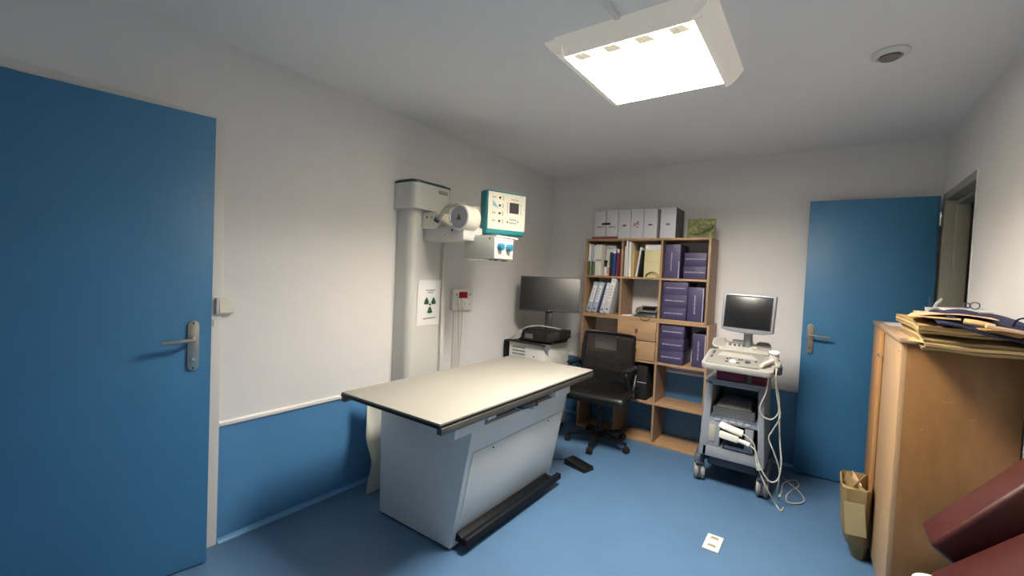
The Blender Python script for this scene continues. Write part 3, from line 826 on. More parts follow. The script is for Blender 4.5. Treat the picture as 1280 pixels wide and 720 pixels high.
# picture
r = root('landscape_picture', (1.553, -0.22, ZT), 'green unframed picture standing on the right end of the bookcase top', 'picture')
pm = mat('picture_green', (122, 132, 66), 0.6)
nt = pm.node_tree; bs = nt.nodes['Principled BSDF']
tc = nt.nodes.new('ShaderNodeTexCoord'); nz = nt.nodes.new('ShaderNodeTexNoise'); nz.inputs['Scale'].default_value = 22; nz.inputs['Detail'].default_value = 6; nz.inputs['Distortion'].default_value = 1.6
cr = nt.nodes.new('ShaderNodeValToRGB'); cr.color_ramp.elements[0].position = .3; cr.color_ramp.elements[0].color = (*s2l((60, 74, 46)), 1)
cr.color_ramp.elements[1].position = .68; cr.color_ramp.elements[1].color = (*s2l((150, 146, 88)), 1)
e_ = cr.color_ramp.elements.new(.5); e_.color = (*s2l((104, 112, 62)), 1)
nt.links.new(tc.outputs['Object'], nz.inputs['Vector']); nt.links.new(nz.outputs['Fac'], cr.inputs[0]); nt.links.new(cr.outputs[0], bs.inputs['Base Color'])
Mt = Matrix.Translation((1.553, -0.215, ZT + 0.001)) @ Matrix.Rotation(R(-8), 4, 'X')
B().box(-0.108, -0.006, 0.0, 0.108, 0.006, 0.165, M=Mt).obj('canvas', pm, r)
b = B()
for k in range(3):
    b.tube([Mt @ Vector((-0.09 + .02 * k, -0.0072, 0.05 - .008 * k)), Mt @ Vector((-0.03, -0.0072, 0.03 + .006 * k)), Mt @ Vector((0.03, -0.0072, 0.045 + .01 * k)), Mt @ Vector((0.095, -0.0072, 0.09 + .01 * k))], 0.0016, 5)
b.obj('painted_branch', mat('branch_dark', (50, 56, 40), .7), r)
for k in range(6):
    pass

# --- row 1 left compartment
def leaning(name, x, y0, depth, th, h, z0, lean, material, label, cat='book', group=None, extra=None, pages=True):
    """upright slab whose spine faces the room; lean in degrees (positive = top to the right)"""
    r = root(name, (x + th / 2, y0 + depth / 2, z0), label, cat, group)
    M_ = Matrix.Translation((x + (0 if lean < 0 else 0), y0, z0 + (th * math.sin(R(lean)) if lean > 0 else 0))) @ Matrix.Rotation(R(lean), 4, 'Y')
    B().box(0, 0, 0, th, depth, h, 0.0012, M=M_).obj('cover', material, r)
    if pages: B().box(0.0015, 0.006, h, th - 0.0015, depth - .004, h + 0.0012, M=M_).obj('pages', PAPER, r)
    if extra:
        for nm, m_, bx_ in extra:
            B().box(*bx_, M=M_).obj(nm, m_, r)
    return r
def spine(z0, z1, th, d=0.0008): return (0.0005, -d, z0, th - 0.0005, 0.0005, z1)
GR = mat('green_card', (68, 92, 32), 0.6)
g1 = 'documents in the top left compartment'
leaning('brochure', 0.598, -0.305, 0.22, 0.024, 0.29, Z1, 0, PAPER, 'white brochure stack with green lower half, leftmost in the top left compartment', 'brochure', g1, [('green_band', GR, spine(0, .13, .024))], False)
leaning('brochure', 0.630, -0.305, 0.22, 0.020, 0.285, Z1, 0, BINDERB, 'bluish brochure stack with green lower half, second from left in the top left compartment', 'brochure', g1, [('green_band', GR, spine(0, .13, .020))], False)
leaning('brochure', 0.654, -0.305, 0.22, 0.012, 0.275, Z1, 0, PAPER, 'thin white and green brochure beside two white ring binders', 'brochure', g1, [('green_band', GR, spine(0, .13, .012))], False)
leaning('ring_binder', 0.671, -0.305, 0.22, 0.030, 0.286, Z1, 0, PLW, 'left of two white binders in the top left compartment', 'binder', g1, [('spine_label', BEIGED, spine(.13, .15, .03))], False)
leaning('ring_binder', 0.703, -0.305, 0.22, 0.024, 0.284, Z1, 0, PLC, 'right of two white binders in the top left compartment', 'binder', g1, [('spine_label', BEIGED, spine(.13, .15, .024))], False)
r = root('carton', (0.775, -0.16, Z1), 'white carton with a red scribble behind the small bottles', 'box')
B().box(0.735, -0.22, Z1, 0.825, -0.06, Z1 + 0.285, .002).obj('carton_body', PAPER, r)
B().tube([(0.745, -0.2215, Z1 + .255), (0.755, -0.2215, Z1 + .262), (0.765, -0.2215, Z1 + .252), (0.785, -0.2215, Z1 + .258), (0.80, -0.2215, Z1 + .252)], 0.002, 5).obj('scribble', PRINTR, r)
r = root('spray_bottle', (0.758, -0.27, Z1), 'small bottle with white label and dark cap in the top left compartment', 'bottle')
B().lathe([(0, 0), (.017, 0), (.017, .06), (.016, .065), (.008, .075), (.008, .085), (0, .085)], (0.758, -0.27, Z1), 16).obj('bottle_body', PAPER, r)
B().lathe([(0, 0), (.010, 0), (.010, .03), (.016, .04), (.016, .055), (0, .058)], (0.758, -0.27, Z1 + .085), 14).obj('cap', DARK, r)
r = root('flask', (0.793, -0.275, Z1), 'small salmon coloured flask in the top left compartment', 'bottle')
B().lathe([(0, 0), (.013, 0), (.013, .05), (.007, .062), (.007, .08), (0, .08)], (0.793, -0.275, Z1), 14).obj('flask_body', mat('salmon', (206, 120, 104), .5), r)
B().lathe([(0, 0), (.009, 0), (.009, .02), (0, .021)], (0.793, -0.275, Z1 + .08), 12).obj('flask_cap', PAPER, r)
leaning('book', 0.808, -0.30, 0.2, 0.022, 0.215, Z1, 0, mat('book_green', (22, 44, 40), .5), 'dark green book left of the blue book in the top left compartment', 'book', g1)
leaning('book', 0.834, -0.302, 0.2, 0.026, 0.235, Z1, 1.5, mat('book_blue', (28, 66, 130), .5), 'blue book with white top label in the top left compartment', 'book', g1, [('title_label', PAPER, spine(.205, .232, .026))])
leaning('book', 0.868, -0.302, 0.2, 0.022, 0.245, Z1, 2, mat('book_red', (110, 28, 46), .5), 'dark red book with white top label beside the blue one', 'book', g1, [('title_label', PAPER, spine(.21, .242, .022))])
leaning('book', 0.897, -0.302, 0.2, 0.011, 0.235, Z1, 1, mat('book_plum', (70, 30, 50), .5), 'thin plum book at the right end of the top left compartment', 'book', g1)
# --- row 1 middle
g2 = 'folders in the top middle compartment'
leaning('folder', 0.947, -0.30, 0.24, 0.012, 0.270, Z1, -2.0 + 2, PLW, 'narrow white folder at the left end of the top middle compartment', 'folder', g2, None, False)
leaning('folder', 0.968, -0.305, 0.24, 0.012, 0.318, Z1 + .001, -1.5, PAPER, 'tall thin white folder second from left in the top middle compartment', 'folder', g2, None, False)
leaning('folder', 0.991, -0.305, 0.24, 0.020, 0.310, Z1 + .001, -1.5, PLC, 'thick cream folder third from left in the top middle compartment', 'folder', g2, None, False)
leaning('folder', 1.018, -0.290, 0.24, 0.012, 0.235, Z1, 0, KRAFTL, 'short tan folder in the top middle compartment', 'folder', g2, None, False)
leaning('folder', 1.052, -0.300, 0.24, 0.012, 0.262, Z1, 7, PAPER, 'leaning white folder resting toward the yellow file in the top middle compartment', 'folder', g2, None, False)
leaning('folder', 1.072, -0.300, 0.24, 0.014, 0.235, Z1, 6, BLKM, 'leaning black folder beside the yellow file', 'folder', g2, None, False)
r = root('magazine_file', (1.19, -0.18, Z1), 'pale yellow card file with white top in the top middle compartment', 'file box')
B().box(1.118, -0.28, Z1, 1.262, -0.06, Z1 + 0.235, .002).obj('file_body', YEL, r)
B().box(1.120, -0.275, Z1 + 0.235, 1.260, -0.06, Z1 + 0.283, .002).obj('white_top', PAPER, r)
B().tube([(1.122, -0.281, Z1 + .145), (1.15, -0.281, Z1 + .135), (1.18, -0.281, Z1 + .14), (1.22, -0.281, Z1 + .133), (1.258, -0.281, Z1 + .14)], 0.0012, 5).obj('crease', BEIGED, r)
r = root('desk_bell', (1.195, -0.295, Z1), 'low arched metal object in front of the yellow card file', 'ornament')
b = B()
for rr_, rad in ((0.058, .0035), (0.046, .003)):
    b.tube([(1.195 + rr_ * math.cos(R(a)), -0.295 + (rr_ - .05), Z1 + .004 + rr_ * .75 * math.sin(R(a))) for a in range(180, -1, -20)], rad, 8)
b.obj('arch', mat('old_brass', (130, 112, 74), .3, metal=.8), r)
B().cyl((1.195, -0.287, Z1 + .045), (1.195, -0.287, Z1 + .062), .004, .002, seg=8).obj('knob', STEEL, r)

# --- purple boxes
TXT = 'ARCHIVE CAR FORMAT'
def flatbox(x0, w_, z0, h_, label, group, parent=None, material=PURP, nm='carton', y0=-0.302):
    r = root(nm, (x0 + w_ / 2, -0.16, z0), label, 'box', group)
    B().box(x0, y0, z0, x0 + w_, -0.03, z0 + h_, 0.0025).obj('carton_body', material, r)
    B().box(x0 + 0.004, y0 - 0.0008, z0 + h_ * 0.93, x0 + w_ - .004, y0 + 0.001, z0 + h_ * 0.945).obj('lid_seam', PURPD, r)
    put_text(TXT, 0.0150, (x0 + w_ / 2, y0 - 0.0006, z0 + h_ * 0.52), (1, 0, 0), (0, 0, 1), PRINTW, r)
    return r
def upbox(x0, w_, z0, h_, label, group, y0=-0.302):
    r = root('carton', (x0 + w_ / 2, -0.16, z0), label, 'box', group)
    B().box(x0, y0, z0, x0 + w_, -0.03, z0 + h_, 0.0025).obj('carton_body', PURP, r)
    B().box(x0 + w_ - 0.010, y0 - 0.0008, z0 + 0.003, x0 + w_ - 0.006, y0 + .001, z0 + h_ * (0.5 if z0 > 1.3 else .97)).obj('white_edge', PRINTW, r)
    put_text(TXT, 0.0150, (x0 + w_ * 0.45, y0 - 0.0006, z0 + h_ * 0.5), (0, 0, 1), (-1, 0, 0), PRINTW, r)
    return r
g3 = 'purple cartons in the right bookcase column'
upbox(1.300, 0.125, Z1, 0.285, 'upright purple carton at the left of the top right compartment', g3)
flatbox(1.452, 0.175, Z1, 0.108, 'lower of two flat purple cartons in the top right compartment', g3, y0=-0.285)
flatbox(1.455, 0.172, Z1 + .109, 0.108, 'upper of two flat purple cartons in the top right compartment', g3, y0=-0.285)
for i in range(3):
    flatbox(1.296 + .003 * i, 0.198, Z2 + i * 0.106, 0.105, ['bottom', 'middle', 'top'][i] + ' purple carton of the stack of three in the second row, right column', g3)
upbox(1.503, 0.125, Z2 - .0, 0.282, 'upright purple carton right of the stack in the second row, right column', g3)
for i in range(3):
    flatbox(1.300, 0.190, Z3 + i * 0.108, 0.107, ['bottom', 'middle', 'top'][i] + ' purple carton of the stack of three in the third row, beside the drawers', g3)
upbox(1.552, 0.105, Z3, 0.275, 'upright purple carton set back behind the dark gap in the third row', g3, y0=-0.27)
# --- dark boxes fourth row, middle column
for i in range(2):
    r = root('carton', (1.03, -0.16, Z4 + i * .145), ['lower', 'upper'][i] + ' dark blue carton in the fourth row behind the chair back', 'box', 'dark blue cartons behind the chair')
    B().box(0.955, -0.300, Z4 + i * .146, 1.105, -0.05, Z4 + .145 + i * .146, .002).obj('carton_body', PURPD, r)
    B().box(1.092, -0.3010, Z4 + i * .146 + .004, 1.098, -0.2995, Z4 + .14 + i * .146).obj('white_edge', PRINTW, r)
    put_text('FILM', 0.022, (1.055, -0.3008, Z4 + i * .146 + .10), (1, 0, 0), (0, 0, 1), PRINTW, r)
r = root('carton', (1.16, -0.16, Z4), 'black carton at the right of the dark blue ones in the fourth row', 'box')
B().box(1.112, -0.29, Z4, 1.20, -0.05, Z4 + .30, .002).obj('carton_body', BLKM, r)
B().box(1.115, -0.291, Z4 + .15, 1.197, -0.289, Z4 + .154).obj('tape', PRINTW, r)

# --- row 2 left: leaning lever arch files
g4 = 'leaning ring binders in the second row'
ROW = [(0.598, .050, .285, 15, BINDERB, 'leftmost blue-grey binder leaning in the second row'), (0.655, .048, .285, 14.5, BINDERB, 'second blue-grey binder leaning in the second row'),
       (0.711, .020, .280, 14, mat('navy_card', (48, 62, 92), .5), 'thin navy binder leaning between the grey ones'), (0.736, .036, .285, 13, BINDER, 'pale grey binder with a round finger hole leaning in the second row'), (0.777, .050, .325, 11.5, BINDER, 'tallest plastic-wrapped grey binder leaning at the right of its row')]
for k, (x, th, h_, le, m_, lbl) in enumerate(ROW):
    r = root('ring_binder', (x + th / 2, -0.17, Z2), lbl, 'binder', g4)
    M_ = Matrix.Translation((x, -0.312, Z2)) @ Matrix.Rotation(R(le), 4, 'Y') @ Matrix.Translation((0, 0, 0))
    M_ = Matrix.Translation((0, 0, th * math.sin(R(le)))) @ M_
    B().box(0, 0, 0, th, 0.24, h_, .002, M=M_).obj('cover', m_, r)
    if th > .03:
        B().box(.008, -.0010, h_ * .35, th - .008, .001, h_ * .9, M=M_).obj('spine_label', PAPER if k != 4 else PLC, r)
        b = B()
        for q in range(5): b.box(th * .3, -.0016, h_ * (.42 + .085 * q), th * .55, -.0008, h_ * (.46 + .085 * q), M=M_)
        b.obj('lettering', BLG, r)
        b = B(); b.cyl((th / 2, -.001, h_ * .12), (th / 2, -.003, h_ * .12), .008, seg=14)
        bmesh.ops.transform(b.bm, matrix=M_, verts=b.bm.verts); b.obj('finger_hole', PRINTK, r)
# --- row 2 middle: telephone/reader + paper
r = root('desk_telephone', (1.17, -0.22, Z2), 'dark grey desk telephone with tilted screen in the second row of the bookcase', 'telephone')
b = B().hexa([(1.055, -0.315, Z2), (1.255, -0.315, Z2), (1.255, -0.12, Z2), (1.075, -0.12, Z2), (1.075, -0.305, Z2 + .022), (1.25, -0.305, Z2 + .030), (1.25, -0.13, Z2 + .085), (1.105, -0.13, Z2 + .085)], .006)
b.obj('phone_body', mat('phone_grey', (62, 62, 60), .45), r)
Mt = Matrix.Translation((1.17, -0.25, Z2 + .062)) @ Matrix.Rotation(R(28), 4, 'X')
B().box(-.075, -.045, 0, .08, .05, .014, .004, M=Mt).obj('screen_frame', mat('phone_rim', (120, 120, 116), .35), r)
B().box(-.05, -.03, .014, .065, .028, .0155, M=Mt).obj('screen', SCREEN, r)
B().tube([(1.062, -.25, Z2 + .03), (1.075, -.26, Z2 + .066), (1.10, -.27, Z2 + .075)], .012, 10).obj('handset', mat('phone_rim', (120, 120, 116), .35), r)
B().tube([(1.12, -.316, Z2 + .01), (1.125, -.322, Z2 - .012), (1.16, -.325, Z2 - .028), (1.20, -.322, Z2 - .015), (1.21, -.316, Z2 + .01)], .0025, 6).obj('cord', BLK, r)
o = B().prism([(0.955, -.315), (1.045, -.325), (1.05, -.25), (0.965, -.23)], 'z', Z2 + .0005, Z2 + .008).obj('notepad', PAPER)
tag(o, 'small white notepad beside the telephone in the bookcase', 'notepad')

# ---------------------------------------------------------------- ultrasound machine
r = root('ultrasound_machine', (1.95, -0.60, 0), 'grey ultrasound machine on castors with tilted monitor and cream control panel', 'ultrasound machine')
# base
b = B().box(1.79, -0.70, 0.115, 2.115, -0.28, 0.200, 0.02, 3); b.obj('base', BLGD, r)
for (x, y, a) in ((1.742, -0.70, 15), (2.142, -0.71, 0), (1.78, -0.27, 10), (2.12, -0.27, -10)):
    b = B()
    b.hexa([(x - .035, y - .045, .135), (x + .035, y - .045, .135), (x + .035, y + .09, .135), (x - .035, y + .09, .135), (x - .028, y - .03, .178), (x + .028, y - .03, .178), (x + .035, y + .09, .205), (x - .035, y + .09, .205)], .010, 3)
    if x < 1.9: b.box(x, y + .02, .14, 1.85, y + .09, .185, .01)
    else: b.box(2.05, y + .02, .14, x, y + .09, .185, .01)
    arm_ = b.obj('castor_arm', BLGD, r)
    Mw = Matrix.Translation((x, y, 0.062)) @ Matrix.Rotation(R(a), 4, 'Z')
    b = B()
    for s in (-.021, .021):
        bb = bmesh.new(); bmesh.ops.create_cone(bb, cap_ends=True, segments=26, radius1=.062, radius2=.062, depth=.026)
        bmesh.ops.bevel(bb, geom=[e for e in bb.edges if abs(e.verts[0].co.z - e.verts[1].co.z) < 1e-6], offset=.008, segments=3, affect='EDGES')
        b._add(bb, Mw @ Matrix.Translation((s, 0, 0)) @ Matrix.Rotation(R(90), 4, 'Y'))
    wh = b.obj('wheel', mat('wheel_grey', (150, 150, 146), .5), arm_)
    b = B(); b.box(-.009, -.05, -.04, .009, .03, .07, .004, M=Mw); b.box(-.03, -.058, .058, .03, .02, .076, .005, M=Mw)
    b.obj('wheel_fork', BLGD, arm_)
# body cabinet (front frame with two bays)
yF, yB = -0.800, -0.33
def hx(x0, x1, z0, z1, y0=yF, y1=yB):
    def ex(z): return 0.035 * max(0, (0.72 - z) / 0.5)
    def g(x, z): 
        f = (x - 1.95) / 0.18
        return x + f * ex(z) * 0.8
    def yy(z): return y0 + 0.00 * z
    return [(g(x0, z0), yy(z0), z0), (g(x1, z0), yy(z0), z0), (g(x1, z0), y1, z0), (g(x0, z0), y1, z0), (g(x0, z1), yy(z1), z1), (g(x1, z1), yy(z1), z1), (g(x1, z1), y1, z1), (g(x0, z1), y1, z1)]
XL, XR = 1.775, 2.125
b = B()
b.hexa(hx(XL, XL + .045, .21, .735), .006); b.hexa(hx(XR - .035, XR, .21, .735), .006)
b.hexa(hx(XL + .02, XR - .02, .21, .285), .006); b.hexa(hx(XL + .02, XR - .02, .455, .50, yF + .004), .004)
b.hexa(hx(XL + .02, XR - .02, .712, .737), .004)
b.hexa(hx(XL + .02, XR - .02, .285, .715, yB - .02), .0)
b.obj('cabinet', BLG, r)
b = B().hexa(hx(XL + .03, XL + .11, .285, .46, yF + .003, yF + .06), .003); b.obj('left_panel', BLG, r)
B().box(XL + .035, yF - .002, .318, XL + .075, yF + .006, .435, .002).obj('bay_insert', BEIGED, r)
B().prism([(1.765, -0.815), (2.135, -0.815), (2.13, -0.33), (1.77, -0.33)], 'z', .737, .752, .005).obj('cabinet_top', BLG, r)
# device in the upper bay
b = B().box(XL + .05, yF + .012, .503, XR - .045, yB - .03, .56, .004); pr = b.obj('printer', mat('printer_grey', (92, 94, 96), .4), r)
b = B().hexa([(1.84, -0.77, .56), (2.06, -0.77, .56), (2.05, -0.5, .56), (1.85, -0.5, .56), (1.85, -0.75, .585), (2.05, -0.75, .58), (2.04, -0.55, .60), (1.86, -0.55, .61)], .006); b.obj('printer_lid', mat('printer_lid_grey', (140, 140, 136), .5), pr)
b = B()
for i in range(5): b.box(1.845 + i * .046, yF - .0015, .468, 1.875 + i * .046, yF + .006, .487, .001)
b.obj('socket', mat('socket_grey', (160, 164, 172), .4), r)
B().box(XL + .035, yF - .003, .495, XR - .03, yF + .01, .505, .002).obj('silver_strip', CHROME, r)
b = B().box(XL + .125, yF + .02, .29, XR - .04, yF + .025, .455); b.obj('inner_bay', BLK, r)
b = B().box(XL + .135, yF - .004, .295, XR - .045, yF + .012, .315, .003); b.box(XR - .095, yF - .002, .30, XR - .045, yF + .012, .45, .003)
b.obj('bay_frame', SILV, r)
# neck column, tray
B().box(1.835, -0.80, .752, 2.01, -0.50, .815, .008).obj('tray', MARB, r)
B().box(2.05, -0.78, .752, 2.135, -0.50, .82, .008).obj('tray', MARB, r)
b = B(); b.cyl((2.030, -0.72, .752), (2.030, -0.72, .775), .048, .040, seg=28, bev=.004); b.cyl((2.030, -0.72, .772), (2.030, -0.72, .845), .034, seg=28)
b.obj('column', BLG, r)
# control panel : sloped slab
K0 = Vector((1.768, -0.985, .858))
kang = R(13)
MK = frame(K0, (1, 0.0, -0.008), (0, math.cos(kang), math.sin(kang)))
def lk(b): bmesh.ops.transform(b.bm, matrix=MK, verts=b.bm.verts); return b
KW, KD = 0.412, 0.300
pan_ = lk(B().prism(rrect(0, 0, KW, KD, 0.035), 'z', -0.014, 0.024, .006)).obj('control_panel', BEIGE, r)
lk(B().prism(rrect(.02, .02, KW - .075, KD - .02, 0.02), 'z', 0.024, 0.027, .0)).obj('panel_deck', mat('deck_beige', (140, 139, 131), .5), pan_)
b = B()
for row in range(4):
    for i in range(13 - row):
        x = .075 + i * .0195 + row * .005
        b.box(x, .150 + row * .019, .026, x + .015, .150 + row * .019 + .014, .031)
lk(b).obj('keyboard_key', PLC, pan_, kind='stuff') if False else None
b2 = B()
for row in range(4):
    for i in range(13 - row):
        x = .075 + i * .0185 + row * .005
        b2.box(x, .165 + row * .019, .026, x + .014, .165 + row * .019 + .014, .031)
lk(b2).obj('keyboard_keys', mat('key_beige', (196, 193, 182), .5), pan_, kind='stuff')
b = B()
for (x, y, sx, sy) in ((.135, .118, .012, .012), (.15, .135, .01, .008), (.205, .125, .012, .01), (.222, .13, .01, .01), (.30, .128, .013, .013), (.135, .07, .02, .006), (.20, .07, .02, .006)):
    b.box(x, y, .026, x + sx, y + sy, .034, .001)
b.box(.035, .12, .026, .048, .165, .03, .001); b.box(.035, .19, .026, .05, .25, .030, .001)
b.box(.22, .022, .026, .33, .028, .029)
lk(b).obj('panel_button', BLGD, pan_)
lk(B().sphere((.178, .092, .026), .022, (1, 1, .6))).obj('trackball', PLW, pan_)
lk(B().cyl((.262, .105, .026), (.262, .105, .036), .016, seg=20)).obj('dial', BLGD, pan_)
lk(B().cyl((.345, .060, .026), (.345, .060, .03), .014, seg=20)).obj('round_button', BEIGED, pan_)
# rear bridge with speakers
MB_ = frame(MK @ Vector((0.0, KD - .02, 0.022)), (1, 0, -0.008), (0, math.cos(R(42)), math.sin(R(42))))
def lbb(b): bmesh.ops.transform(b.bm, matrix=MB_, verts=b.bm.verts); return b
br = lbb(B().box(.055, .0, -0.03, .365, .085, .012, .008, 3)).obj('speaker_bridge', BEIGE, r)
for (x, s) in ((.055, 1), (.325, -1)):
    lbb(B().prism(rrect(x - .045, .015, x + .045, .108, .03), 'z', -0.02, 0.016, .005)).obj('speaker', BEIGE, br)
    lbb(B().prism(rrect(x - .036, .024, x + .036, .099, .025), 'z', 0.016, 0.018)).obj('speaker_grille', mat('grille_grey', (138, 136, 128), .7), br)
b = B()
for i in range(5): b.cyl((.125 + i * .028, .052, .012), (.125 + i * .028, .052, .018), .008, seg=14)
lbb(b).obj('bridge_button', BLGD, br)
b = B(); b.cyl((.105, .025, .012), (.105, .025, .016), .009, seg=14); b.cyl((.272, .045, .012), (.272, .045, .017), .016, seg=18); b.box(.17, .012, .012, .22, .024, .016, .003)
lbb(b).obj('bridge_dial', BEIGED, br)
lbb(B().box(.135, .072, .0, .265, .095, .03, .008, 3)).obj('grip', PLW, br)
# monitor
b = B(); b.cyl((2.00, -0.66, .93), (2.00, -0.68, 1.09), .030, .026, seg=24); b.sphere((2.0, -0.69, 1.085), .04, (1, 1, .5))
b.obj('monitor_neck', SILV, r)
Mm = Matrix.Translation((1.998, -0.745, 1.215)) @ Matrix.Rotation(R(-3), 4, 'Z') @ Matrix.Rotation(R(-6), 4, 'X') @ Matrix.Rotation(R(1.0), 4, 'Y')
hm = B().prism([(-.158, -.118), (-.10, -.132), (0, -.136), (.10, -.132), (.158, -.118), (.160, .128), (-.160, .128)], 'y', -.012, .035, .008, M=Mm, seg=3).obj('monitor_frame', SILV, r)
B().box(-.135, -.014, -.098, .135, -.011, .108, .001, M=Mm).obj('screen', SCREEN, hm)
b = B(); b.box(-.142, -.0135, -.105, .142, -.0115, .115, M=Mm); b.obj('screen_surround', BLK, hm)
B().box(-.012, -.0145, .112, .012, -.0118, .118, M=Mm).obj('logo', BLGD, hm)
# probe holder at right of the panel
b = lk(B().prism(rrect(KW - .065, .10, KW + .03, .23, .03), 'z', -0.004, 0.03, .006)); ph = b.obj('probe_holder', BEIGE, r)
b = B(); b.cyl((.40, .20, .0), (.40, .20, .065), .026, .028, seg=22); lk(b).obj('holder_cup', PLW, ph)
b = B(); b.cyl((.425, .135, -.03), (.425, .135, .02), .026, .028, seg=20); lk(b).obj('holder_cup', BLGD, ph)

# probes and gel, resting on the machine
def w(v): return MK @ Vector(v)
r = root('gel_bottle', w((.40, .20, .066)), 'white round-capped gel bottle in the right holder of the ultrasound machine', 'bottle')
b = B(); b.cyl(w((.40, .20, .066)), w((.40, .20, .080)), .022, seg=20)
b.obj('bottle_body', PAPER, r)
B().cyl(w((.40, .20, .080)), w((.40, .20, .090)), .032, .030, seg=24, bev=.003).obj('cap', PAPER, r)
r = root('ultrasound_probe', w((.385, .10, .03)), 'cream probe lying at the right edge of the ultrasound control panel', 'ultrasound probe')
B().tube([w((.345, .045, .045)), w((.36, .07, .048)), w((.378, .10, .050)), w((.395, .135, .05))], .016, 12, flat=.75).obj('probe_body', PLC, r)
B().tube([w((.395, .135, .05)), w((.42, .12, .03)), (2.192, -0.92, .83), (2.205, -0.90, .72), (2.225, -0.88, .60), (2.19, -0.86, .50), (2.17, -0.85, .44), (2.20, -0.84, .36), (2.235, -0.82, .25), (2.235, -0.78, .15), (2.225, -0.72, .05), (2.235, -0.66, .006), (2.245, -0.62, .006)], .0045, 8).obj('cable', CORD, r)
r = root('ultrasound_probe', (1.98, -0.83, .44), 'upper cream probe lying across the front bay of the ultrasound machine', 'ultrasound probe')
B().tube([(1.885, -0.815, .452), (1.92, -0.83, .447), (1.98, -0.835, .435), (2.02, -0.83, .425)], .024, 12, flat=.7).obj('probe_body', PLC, r)
B().tube([(2.02, -0.83, .425), (2.06, -0.835, .405), (2.09, -0.83, .37), (2.10, -0.83, .31), (2.115, -0.84, .25), (2.15, -0.85, .17), (2.19, -0.84, .09), (2.23, -0.80, .01), (2.26, -0.86, .006), (2.27, -0.80, .006)], .0045, 8).obj('cable', CORD, r)
r = root('ultrasound_probe', (1.97, -0.83, .37), 'lower cream probe lying across the front bay of the ultrasound machine', 'ultrasound probe')
b = B().box(-.075, -.018, -.024, .045, .018, .024, .010, 3, M=Matrix.Translation((1.955, -0.832, .385)) @ Matrix.Rotation(R(6), 4, 'Y')); b.tube([(1.99, -0.832, .378), (2.04, -0.832, .368), (2.065, -0.835, .362)], .015, 10)
b.obj('probe_body', PLC, r)
B().tube([(2.065, -0.835, .362), (2.10, -0.85, .34), (2.125, -0.86, .27), (2.165, -0.87, .20), (2.20, -0.86, .17), (2.235, -0.85, .20), (2.245, -0.84, .30), (2.23, -0.82, .42), (2.215, -0.82, .60), (2.19, -0.84, .80)], .0045, 8).obj('cable', CORD, r)
r = root('ultrasound_cable', (2.15, -0.9, .5), 'pale cable looped from the control panel down the right side of the ultrasound machine', 'cable')
B().tube([(2.155, -0.93, .84), (2.145, -0.92, .74), (2.115, -0.90, .64), (2.13, -0.89, .585), (2.18, -0.88, .57), (2.215, -0.88, .62), (2.215, -0.89, .70), (2.195, -0.91, .80), (2.175, -0.93, .86)], .0045, 8).obj('cable', CORD, r)
B().cyl((2.118, -0.855, .262), (2.128, -0.86, .225), .014, seg=14).obj('ferrite', CORD, bpy.data.objects['ultrasound_probe.002'])
r = root('floor_cable', (2.30, -0.5, 0), 'thin pale cable curled in a figure of eight on the floor by the far door', 'cable')
B().tube([(2.205, -0.33, .30), (2.215, -0.36, .15), (2.207, -0.194, 0.005), (2.266, -0.343, 0.005), (2.328, -0.443, 0.005), (2.373, -0.573, 0.005), (2.354, -0.668, 0.009), (2.29, -0.696, 0.005), (2.276, -0.601, 0.005), (2.302, -0.48, 0.005), (2.335, -0.377, 0.005), (2.322, -0.295, 0.009), (2.275, -0.32, 0.005), (2.242, -0.427, 0.005), (2.246, -0.571, 0.005), (2.229, -0.655, 0.005)], .004, 8).obj('cable', CORD, r)

# ---------------------------------------------------------------- floor socket
r = root('floor_socket', (1.987, -1.495, 0), 'cream floor plate with two round sockets in the blue floor', 'floor socket')
B().box(1.948, -1.575, 0, 2.028, -1.415, 0.006, 0.002).obj('plate', PLC, r)
for y in (-1.536, -1.454):
    rg = B().lathe([(0, 0), (.031, 0), (.033, .0015), (.031, .004), (.026, .004), (.0255, .001), (0, .001)], (1.988, y, .006), 26).obj('socket_ring', PLW, r)
    B().prism([(1.966, y - .008), (2.010, y - .008), (2.006, y + .014), (1.972, y + .014)], 'z', .0072, .0085).obj('socket_flap', mat('flap_beige', (150, 142, 118), .5), rg)

# ---------------------------------------------------------------- wooden cabinet
gx0, gx1, gy0, gy1, gz = 2.668, 3.014, -1.680, -0.545, 1.220
r = root('storage_cabinet', ((gx0 + gx1) / 2, (gy0 + gy1) / 2, 0), 'tall brown wooden cabinet against the right wall, loaded with envelopes', 'cabinet')
B().box(gx0 + .02, gy0, 0.0, gx1, gy0 + 0.018, gz - 0.020, 0.001).obj('side_panel', OAK, r)
B().box(gx0 + .02, gy1 - 0.018, 0.0, gx1, gy1, gz - 0.020, 0.001).obj('side_panel', OAK, r)
B().box(gx1 - 0.006, gy0 + .018, 0.05, gx1, gy1 - .018, gz - 0.020).obj('back_panel', OAK, r)
b = B().box(gx0 + .03, gy0 + .018, 0.05, gx1 - .006, gy1 - .018, .068); b.box(gx0 + .03, gy0 + .018, 0.0, gx0 + .045, gy1 - .018, .05)
b.obj('bottom', OAK, r)
B().box(gx0 - 0.006, gy0 - 0.010, gz - 0.020, gx1, gy1 + 0.006, gz, 0.002).obj('top_board', OAKT, r)
ym = -1.10
dr = B().box(gx0 + 0.002, gy0 + .001, 0.055, gx0 + 0.02, ym - .002, gz - 0.023, 0.001).obj('cabinet_door', OAKL, r)
b = B().cyl((gx0 + .002, ym - .05, 1.08), (gx0 - .018, ym - .05, 1.08), .004, seg=10); b.box(gx0 - .024, ym - .085, 1.073, gx0 - .016, ym - .015, 1.083, .002)
b.obj('key', CHROME, dr)
